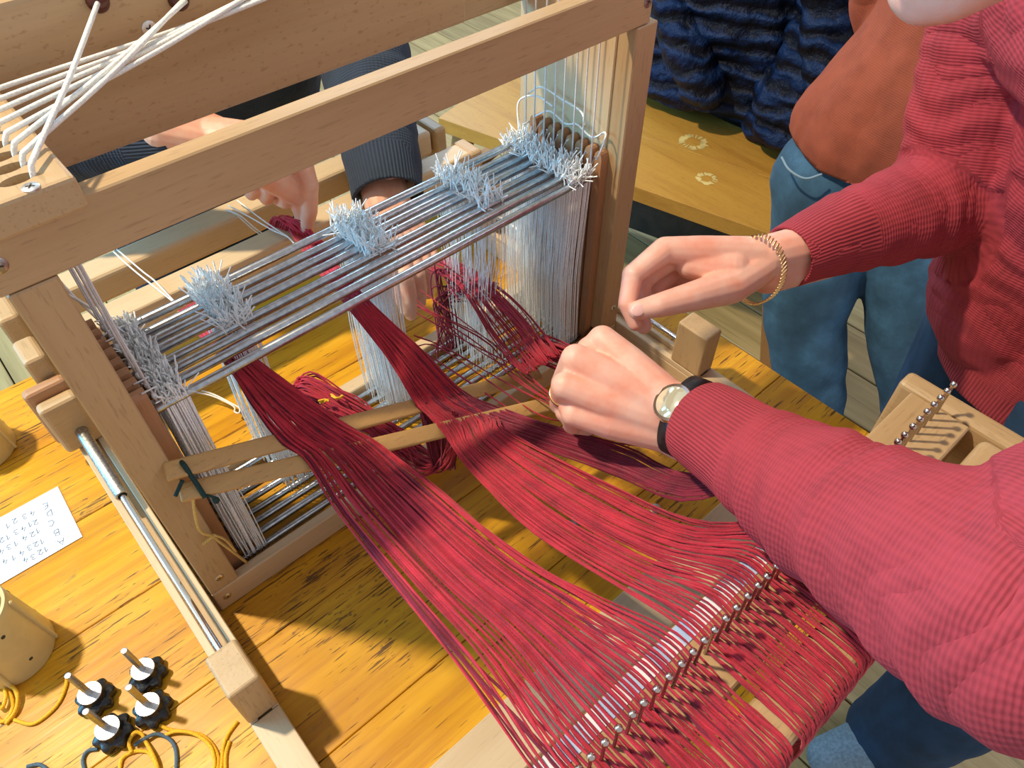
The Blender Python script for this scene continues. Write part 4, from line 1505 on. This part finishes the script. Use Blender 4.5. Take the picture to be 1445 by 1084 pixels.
# watch
FDS = -0.18
fl = HL['fore']
wc = D(970, 589, .640)
wax = D(1010, 607, .620) - wc
e1 = np.array(CAM - wc)
wt = part('watch_strap', black_plastic, band(wc, wax, 0.0265, 0.0345, e1, 0.014, 0.002), w1, True)
e1 = e1 - wax * (e1 @ wax) / (wax @ wax)
e1 /= np.linalg.norm(e1)
e2 = np.cross(wax / np.linalg.norm(wax), e1)
fd = e1 * 0.95 + e2 * FDS
fc = wc + fd * 0.0285
smooth_by_angle(part('watch_case', chrome, MB().lathe(fc, fd, [(-0.002, 0.0150), (0, 0.0175), (0.004, 0.0180), (0.0062, 0.0168), (0.0064, 0.0150)], 36), wt))
part('watch_face', plain('watch_glass', (0.75, 0.70, 0.50), 0.10, 0.6), MB().lathe(fc, fd, [(0.0055, 0.0150), (0.0068, 0.0140), (0.0069, 0.001)], 36), wt, True)
# bracelet of gold links
bp_ = [D(1054, 337, .750), D(1078, 333, .732), D(1098, 350, .722), D(1107, 378, .726), D(1101, 404, .740), D(1085, 422, .757), D(1064, 429, .777), D(1046, 418, .795), D(1034, 385, .806), D(1038, 352, .785)]
loop = catmull(np.array(bp_[-2:] + bp_ + bp_[:2]), 400)
seg_len = np.cumsum(np.r_[0, np.linalg.norm(np.diff(loop, axis=0), axis=1)])
ctr = np.mean(bp_, axis=0)
bl = MB()
i0, i1 = int(400 * 2 / 13), int(400 * 12 / 13)
npos = 62
for k in range(npos):
    sl = seg_len[i0] + (seg_len[i1] - seg_len[i0]) * k / npos
    j = int(np.searchsorted(seg_len, sl))
    j = min(max(j, 1), 398)
    c = loop[j]
    tng = loop[j + 1] - loop[j - 1]
    tng /= np.linalg.norm(tng)
    out = c - ctr
    out = out - tng * (out @ tng)
    out /= np.linalg.norm(out)
    side = np.cross(tng, out)
    dd = side * 0.9 + tng * 0.45
    bl.capsule(c - dd * 0.0034, c + dd * 0.0034, 0.0011, 0.0011, 8)
part('bracelet', gold, bl, w1, True)

# ---- the onlooker in the rust sweater
w2 = thing('person', 'person in a rust orange sweater and faded jeans standing beyond the table corner', 'person', (1.32, -0.08, -0.75))
hA, hB, kA, kB = D(1170, 255, 1.43), D(1290, 290, 1.43), D(1137, 450, 1.60), D(1284, 480, 1.56)
aA, aB = D(1142, 612, 1.77), D(1290, 622, 1.72)
pel = (hA + hB) / 2 + A3(0.02, 0.02, 0.09)
up2 = A3(-0.02, 0.0, 1)
wst, chs = pel + A3(0.05, -0.03, 0.16), pel + A3(0.09, -0.06, 0.40)
sA, sB = chs + A3(-0.09, 0.13, 0.06), chs + A3(0.09, -0.13, 0.06)
mb = MB()
body_limb(mb, [pel, wst, chs], [0.13, 0.12, 0.12])
body_limb(mb, [sA, chs + (0, 0, .06), sB], [0.06, 0.09, 0.06])
body_limb(mb, [chs + (0, 0, .10), chs + (-.03, -.02, .24)], [0.06, 0.055])
q2, R2 = head_shapes(mb, chs + (-0.05, -0.03, 0.33), (-0.75, -0.45, -0.45), (-0.2, -.1, 1))
for s_, sg in ((sA, 1), (sB, -1)):
    e_ = s_ + A3(0.10, 0.07 * sg, -0.27)
    h_ = e_ + A3(0.06, -0.10 * sg, -0.20)
    body_limb(mb, [s_, e_, h_], [0.05, 0.042, 0.028])
    Hh = h_ + A3(0.0, -0.02 * sg, -0.05)
    mb.ellipsoid(Hh, 0.02, 0.04, 0.045, 14)
    for k in range(4):
        a = Hh + A3(0.005, (-0.03 + 0.02 * k), -0.035)
        body_limb(mb, [a, a + (0.0, 0, -0.035), a + (-0.012, 0, -0.06)], [0.0095, 0.009, 0.0075])
    body_limb(mb, [Hh + (-0.01, -0.03 * sg, 0), Hh + (-0.03, -0.05 * sg, -0.03), Hh + (-0.035, -0.05 * sg, -0.055)], [0.012, 0.011, 0.009])
for h_, k_, a_ in ((hA, kA, aA), (hB, kB, aB)):
    body_limb(mb, [pel, h_, k_, a_, a_ + A3(-0.12, -0.05, -0.03)], [0.12, 0.08, 0.06, 0.04, 0.03])
put(fuse(mb, 0.0055, 4), 'body', skin2, w2)
face_parts(q2, R2, w2, hair_mat)
mb = MB()
body_limb(mb, [pel + (0, 0, .02), wst, chs], [0.168, 0.155, 0.150])
body_limb(mb, [pel + (-0.03, 0.05, 0.02), wst + (-0.02, 0.03, 0)], [0.118, 0.11])
body_limb(mb, [sA, chs + (0, 0, .06), sB], [0.075, 0.105, 0.075])
for s_, sg in ((sA, 1), (sB, -1)):
    e_ = s_ + A3(0.10, 0.07 * sg, -0.27)
    h_ = e_ + A3(0.06, -0.10 * sg, -0.20)
    body_limb(mb, [s_, e_, h_ * .8 + e_ * .2], [0.07, 0.06, 0.045])
sw = fuse(mb, 0.0065, 5)
sw = cut(sw, [(pel + (0, 0, 0.005), (0.05, 0.10, -1), 0.40)])
sw = solidify(sw, 0.004)
limb_attr(sw, [([pel - (0, 0, .05), wst, chs], 0.15, 0.0)])
wrinkle(sw, 0.010, 5.0)
put(sw, 'sweater', rust_knit, w2)
mb = MB()
for h_, k_, a_ in ((hA, kA, aA), (hB, kB, aB)):
    body_limb(mb, [pel, h_, k_, a_ + (0, 0, .03)], [0.145, 0.110, 0.086, 0.066])
jn = fuse(mb, 0.006, 5)
wrinkle(jn, 0.008, 8.0)
jo = put(jn, 'jeans', jeans_light, w2)
pk = catmull(np.array([D(1103, 222, 1.345), D(1114, 240, 1.325), D(1136, 252, 1.312), D(1160, 246, 1.305)]), 24)
part('pocket_seam', plain('pale_thread', (0.20, 0.30, 0.38), 0.8), MB().tube(pk, 0.0022, 6), jo, True)
for a_ in (aA, aB):
    sb = MB()
    body_limb(sb, [a_ + (0, 0, -.01), a_ + A3(-.06, -.025, -.03), a_ + A3(-.14, -.055, -.04)], [0.05, 0.045, 0.038])
    put(fuse(sb, 0.006, 4), 'shoe', shoe_dark, w2)

# ---- the helper behind the loom in the slate sweater
w3 = thing('person', 'person in a slate blue sweater reaching two hands in behind the loom', 'person', (0.36, 0.80, -0.75))
s3R, s3L = A3(0.14, 0.76, 0.50), A3(0.55, 0.74, 0.50)
e3R, e3L = A3(0.06, 0.53, 0.27), A3(0.565, 0.52, 0.275)
wr3R = D(300, 178, 0.845)
wr3R = P(292, 190, 'y', 0.345)
wr3L = P(553, 305, 'y', 0.268)
c3 = A3(0.43, 0.70, 0.38)
H3R = {'wrist': (wr3R + (0.0, 0.008, 0.006), wr3R + (0.004, -0.010, -0.006)), 'fore': (wr3R * 1.6 - (wr3R + (.07, -.03, -.02)) * .6 + (0, .01, .01), wr3R * 1.6 - (wr3R + (.07, -.03, -.02)) * .6), 'wr': 0.019, 'it': 3, 'fs': (0.98, 0.90, 0.86, 0.80),
       'fingers': [[P(426, 232, 'y', .285), P(437, 262, 'y', .272), P(437, 298, 'y', .278), P(433, 322, 'y', .286)],
                   [P(400, 228, 'y', .298), P(405, 268, 'y', .285), P(402, 285, 'y', .30), P(392, 282, 'y', .312)],
                   [P(378, 228, 'y', .310), P(380, 267, 'y', .298), P(376, 280, 'y', .315), P(370, 274, 'y', .325)],
                   [P(358, 228, 'y', .322), P(360, 264, 'y', .312), P(355, 274, 'y', .325), P(350, 268, 'y', .335)]],
       'thumb': [P(370, 240, 'y', .27), P(420, 275, 'y', .292), P(428, 300, 'y', .298), P(428, 318, 'y', .298)]}
# back of that hand lies higher, between wrist and knuckles
H3R['extra'] = [(wr3R, P(372, 205, 'y', .30), 0.021, 0.024), (P(372, 205, 'y', .30), P(400, 232, 'y', .298), 0.022, 0.018)]
H3L = {'wrist': (wr3L + (-0.012, 0.0, 0), wr3L + (0.012, 0.002, 0)), 'fore': (wr3L + (0.020, 0.07, 0.03), wr3L + (0.040, 0.07, 0.03)), 'wr': 0.0205, 'it': 5,
       'fingers': [[P(562, 352, 'y', .205), P(572, 392, 'y', .165), P(578, 420, 'y', .160), P(580, 444, 'y', .160)],
                   [P(576, 350, 'y', .208), P(588, 388, 'y', .170), P(592, 410, 'y', .165), P(592, 428, 'y', .165)],
                   [P(590, 346, 'y', .213), P(600, 378, 'y', .178), P(604, 398, 'y', .172), P(604, 414, 'y', .172)],
                   [P(602, 342, 'y', .220), P(610, 368, 'y', .188), P(613, 384, 'y', .183), P(612, 398, 'y', .183)]],
       'thumb': [P(540, 330, 'y', .235), P(552, 372, 'y', .19), P(566, 410, 'y', .170), P(574, 436, 'y', .162)]}
mb = MB()
body_limb(mb, [A3(0.38, 0.80, 0.05), c3], [0.13, 0.125])
body_limb(mb, [s3R, c3 + (0, 0, .10), s3L], [0.06, 0.09, 0.06])
body_limb(mb, [A3(0.345, 0.76, 0.52), A3(0.345, 0.70, 0.63)], [0.06, 0.055])
q3, R3_ = head_shapes(mb, (0.345, 0.665, 0.72), (0.0, -0.80, -0.62), (0, -0.5, 1))
body_limb(mb, [s3R, e3R, wr3R * .8 + e3R * .2], [0.05, 0.042, 0.028])
body_limb(mb, [s3L, e3L, wr3L * .8 + e3L * .2], [0.05, 0.042, 0.028])
for x in (0.27, 0.45):
    body_limb(mb, [A3(0.36, 0.84, 0.05), A3(x, 0.84, 0.0), A3(x - .01, 0.80, -0.33), A3(x - .02, 0.86, -0.67), A3(x - .02, 0.74, -0.72)], [0.11, 0.085, 0.06, 0.04, 0.03])
put(join_np([fuse(mb, 0.006, 4), hand_mesh(H3R, 0.0013), hand_mesh(H3L, 0.0015)]).mesh('body'), 'body', skin2, w3)
face_parts(q3, R3_, w3, hair_mat)
cf3L, cf3R = wr3L + (e3L - wr3L) * 0.09, wr3R + (e3R - wr3R) * 0.12
mb = MB()
body_limb(mb, [wr3L, cf3L, (cf3L + e3L) / 2, e3L, s3L], [0.044, 0.048, 0.060, 0.066, 0.075])
body_limb(mb, [wr3R, cf3R, (cf3R + e3R) / 2, e3R, s3R], [0.034, 0.036, 0.048, 0.060, 0.075])
body_limb(mb, [A3(0.40, 0.80, 0.04), c3], [0.180, 0.185])
body_limb(mb, [s3R, c3 + (0, 0, .10), s3L], [0.078, 0.105, 0.078])
sw = fuse(mb, 0.005, 5)
sw = cut(sw, [(cf3L, wr3L - e3L, 0.08), (cf3R, wr3R - e3R, 0.08), (A3(0.38, 0.80, -0.06), (0, 0, -1), 0.3), (A3(0.345, 0.73, 0.585), (0, -.4, .9), 0.11)])
sw = solidify(sw, 0.004)
limb_attr(sw, [([cf3L, (cf3L + e3L) / 2, e3L, s3L], 0.05, 0.055), ([cf3R, (cf3R + e3R) / 2, e3R, s3R], 0.05, 0.05), ([A3(0.36, 0.84, -0.06), c3, A3(.345, .73, .58)], 0.15, 0.03)])
wrinkle(sw, 0.006, 9.0, fold=(0.002, 0.04))
put(sw, 'sweater', navy_knit, w3)
mb = MB()
for x in (0.27, 0.45):
    body_limb(mb, [A3(0.36, 0.84, 0.06), A3(x, 0.84, 0.0), A3(x - .01, 0.80, -0.33), A3(x - .02, 0.86, -0.64)], [0.125, 0.105, 0.08, 0.07])
jn = fuse(mb, 0.006, 4)
wrinkle(jn, 0.006, 9.0)
put(jn, 'trousers', trouser_navy, w3)
for x in (0.25, 0.43):
    sb = MB()
    body_limb(sb, [A3(x, 0.86, -0.69), A3(x, 0.80, -0.705), A3(x, 0.72, -0.712)], [0.048, 0.044, 0.038])
    put(fuse(sb, 0.006, 4), 'shoe', shoe_dark, w3)

# ------------------------------------------------------------------ bench and jackets
ben = thing('bench', 'honey coloured wooden bench with white ring stains behind the onlooker', 'bench', (1.40, 0.55, -0.75))
fe0, fe1 = A3(1.095, 1.09, -0.30), A3(1.36, 0.09, -0.30)
bdir = (fe1 - fe0) / np.linalg.norm(fe1 - fe0)
bn = np.array([-bdir[1], bdir[0], 0])
if bn[0] < 0:
    bn = -bn
wd = 0.215
for k in range(2):
    a0 = fe0 + bn * (wd * (k + 0.5) + 0.0006 * k)
    a1 = fe1 + bn * (wd * (k + 0.5) + 0.0006 * k)
    b = MB().bar(a0 - (0, 0, 0.02), a1 - (0, 0, 0.02), wd - 0.0004, 0.04, (0, 0, 1), 0.0015, 2)
    part('seat_plank', bench_wood, b, ben)
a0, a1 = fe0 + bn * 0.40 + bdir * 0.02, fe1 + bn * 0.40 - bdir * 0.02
part('shade_panel', plain('under_bench_shade', (0.045, 0.028, 0.016), 0.6, 0, 20, 0.3), MB().bar(a0 - (0, 0, 0.235), a1 - (0, 0, 0.235), 0.02, 0.39, (0, 0, 1), 0.002), ben)  # added to block light, coloured near black as the shade under the seat
a0, a1 = fe0 + bn * 0.016 + bdir * 0.06, fe1 + bn * 0.016 - bdir * 0.06

for s in (0.05, 0.95):
    for wv in (0.05, 0.39):
        top = fe0 + bdir * s + bn * wv - (0, 0, 0.042)
        bot = top + bdir * (-0.09 if s < 0.5 else 0.09)
        bot[2] = -0.749
        part('leg', leg_wood, MB().bar(bot, top, 0.045, 0.05, bdir, 0.003), ben)
    c0 = fe0 + bdir * (s - 0.045 if s < .5 else s + 0.045) + bn * 0.03
    c1 = c0 + bn * 0.38
    part('stretcher', leg_wood, MB().bar(c0 - (0, 0, 0.22), c1 - (0, 0, 0.22), 0.03, 0.035, (0, 0, 1), 0.002), ben)
stain = plain('stain', (0.60, 0.45, 0.16), 0.6, 0, 40, 0.2)
for (px, py, rr_) in ((978, 200, 0.038), (997, 252, 0.026)):
    c = P(px, py, 'z', -0.2995)
    g = np.random.default_rng(px)
    vs, fs = [], []
    for i in range(40):
        a = 2 * math.pi * i / 40
        for k in (0.55, 1.0):
            rj = rr_ * k * (1 + g.normal(0, 0.09))
            vs.append((c[0] + rj * math.cos(a), c[1] + rj * math.sin(a), -0.29955))
    for i in range(40):
        if g.random() < 0.85:
            j = (i + 1) % 40
            fs.append((i * 2, i * 2 + 1, j * 2 + 1, j * 2))
    part('ring_stain', stain, MB().add(vs, fs), ben)


def jacket(label, c, ax, L, Hh, T, seed):
    """a quilted down jacket heaped on the bench"""
    g = np.random.default_rng(seed)
    mb = MB()
    ax = np.asarray(ax) / np.linalg.norm(ax)
    up_ = A3(0, 0, 1)
    out_ = np.cross(ax, up_)
    n = 9
    for i in range(n):
        h = (i + 0.5) / n
        hz = Hh * h
        half = L / 2 * (0.95 - 0.25 * h)
        dep = T * (1 - 0.35 * h)
        sag = 0.03 * math.sin(h * 5 + seed)
        p0 = c + up_ * hz - ax * half + bn * sag + A3(0, 0, g.normal(0, .01))
        p1 = c + up_ * (hz + g.normal(0, .008)) + bn * (sag - 0.02)
        p2 = c + up_ * hz + ax * half + bn * sag + A3(0, 0, g.normal(0, .012))
        mb.capsule(p0, p1, Hh / n * 0.62, Hh / n * 0.78, 14)
        mb.capsule(p1, p2, Hh / n * 0.78, Hh / n * 0.62, 14)
        mb.capsule(p0 + bn * dep * .5, p2 + bn * dep * .5, dep * .5, dep * .5, 14)
    me = fuse(mb, 0.008, 4)
    wrinkle(me, 0.016, 9.0)
    o = put_top(me, 'down_jacket', jacket_mat, c, label, 'jacket')
    # sleeve lying across the front
    sl = MB()
    pts = [c + up_ * Hh * .78 - ax * L * .30 - bn * .03, c + up_ * Hh * .45 - ax * L * .10 - bn * .05, c + up_ * 0.07 + ax * L * .12 - bn * 0.04]
    K = catmull(np.array(pts), 8)
    for a, b in zip(K[:-1], K[1:]):
        sl.capsule(a, (a + b) / 2, 0.047, 0.058, 14)
        sl.capsule((a + b) / 2, b, 0.058, 0.047, 14)
    ms = fuse(sl, 0.006, 2)
    wrinkle(ms, 0.014, 9.0)
    so = put(ms, 'sleeve', jacket_mat, o)
    return o


def put_top(me, name, mat, c, label, cat):
    v = mesh_np(me) - np.asarray(c)
    me.vertices.foreach_set('co', v.ravel())
    me.materials.clear()
    me.materials.append(mat)
    me.polygons.foreach_set('use_smooth', [True] * len(me.polygons))
    me.update()
    o = bpy.data.objects.new(name, me)
    COL.objects.link(o)
    o.location = c
    WL[o.name] = np.asarray(c, float)
    wr = np.asarray(c)
    return tag(o, label, cat)


cj = fe0 + bdir * 0.575 + bn * 0.345 + A3(0, 0, 0.045)
jacket('navy quilted down jacket heaped on the bench right behind the loom post', cj, bdir, 0.40, 0.46, 0.16, 1)
cj = fe0 + bdir * 0.925 + bn * 0.335 + A3(0, 0, 0.045)
jacket('navy quilted down jacket on the bench beside the onlooker in rust', cj, bdir, 0.30, 0.48, 0.16, 4)
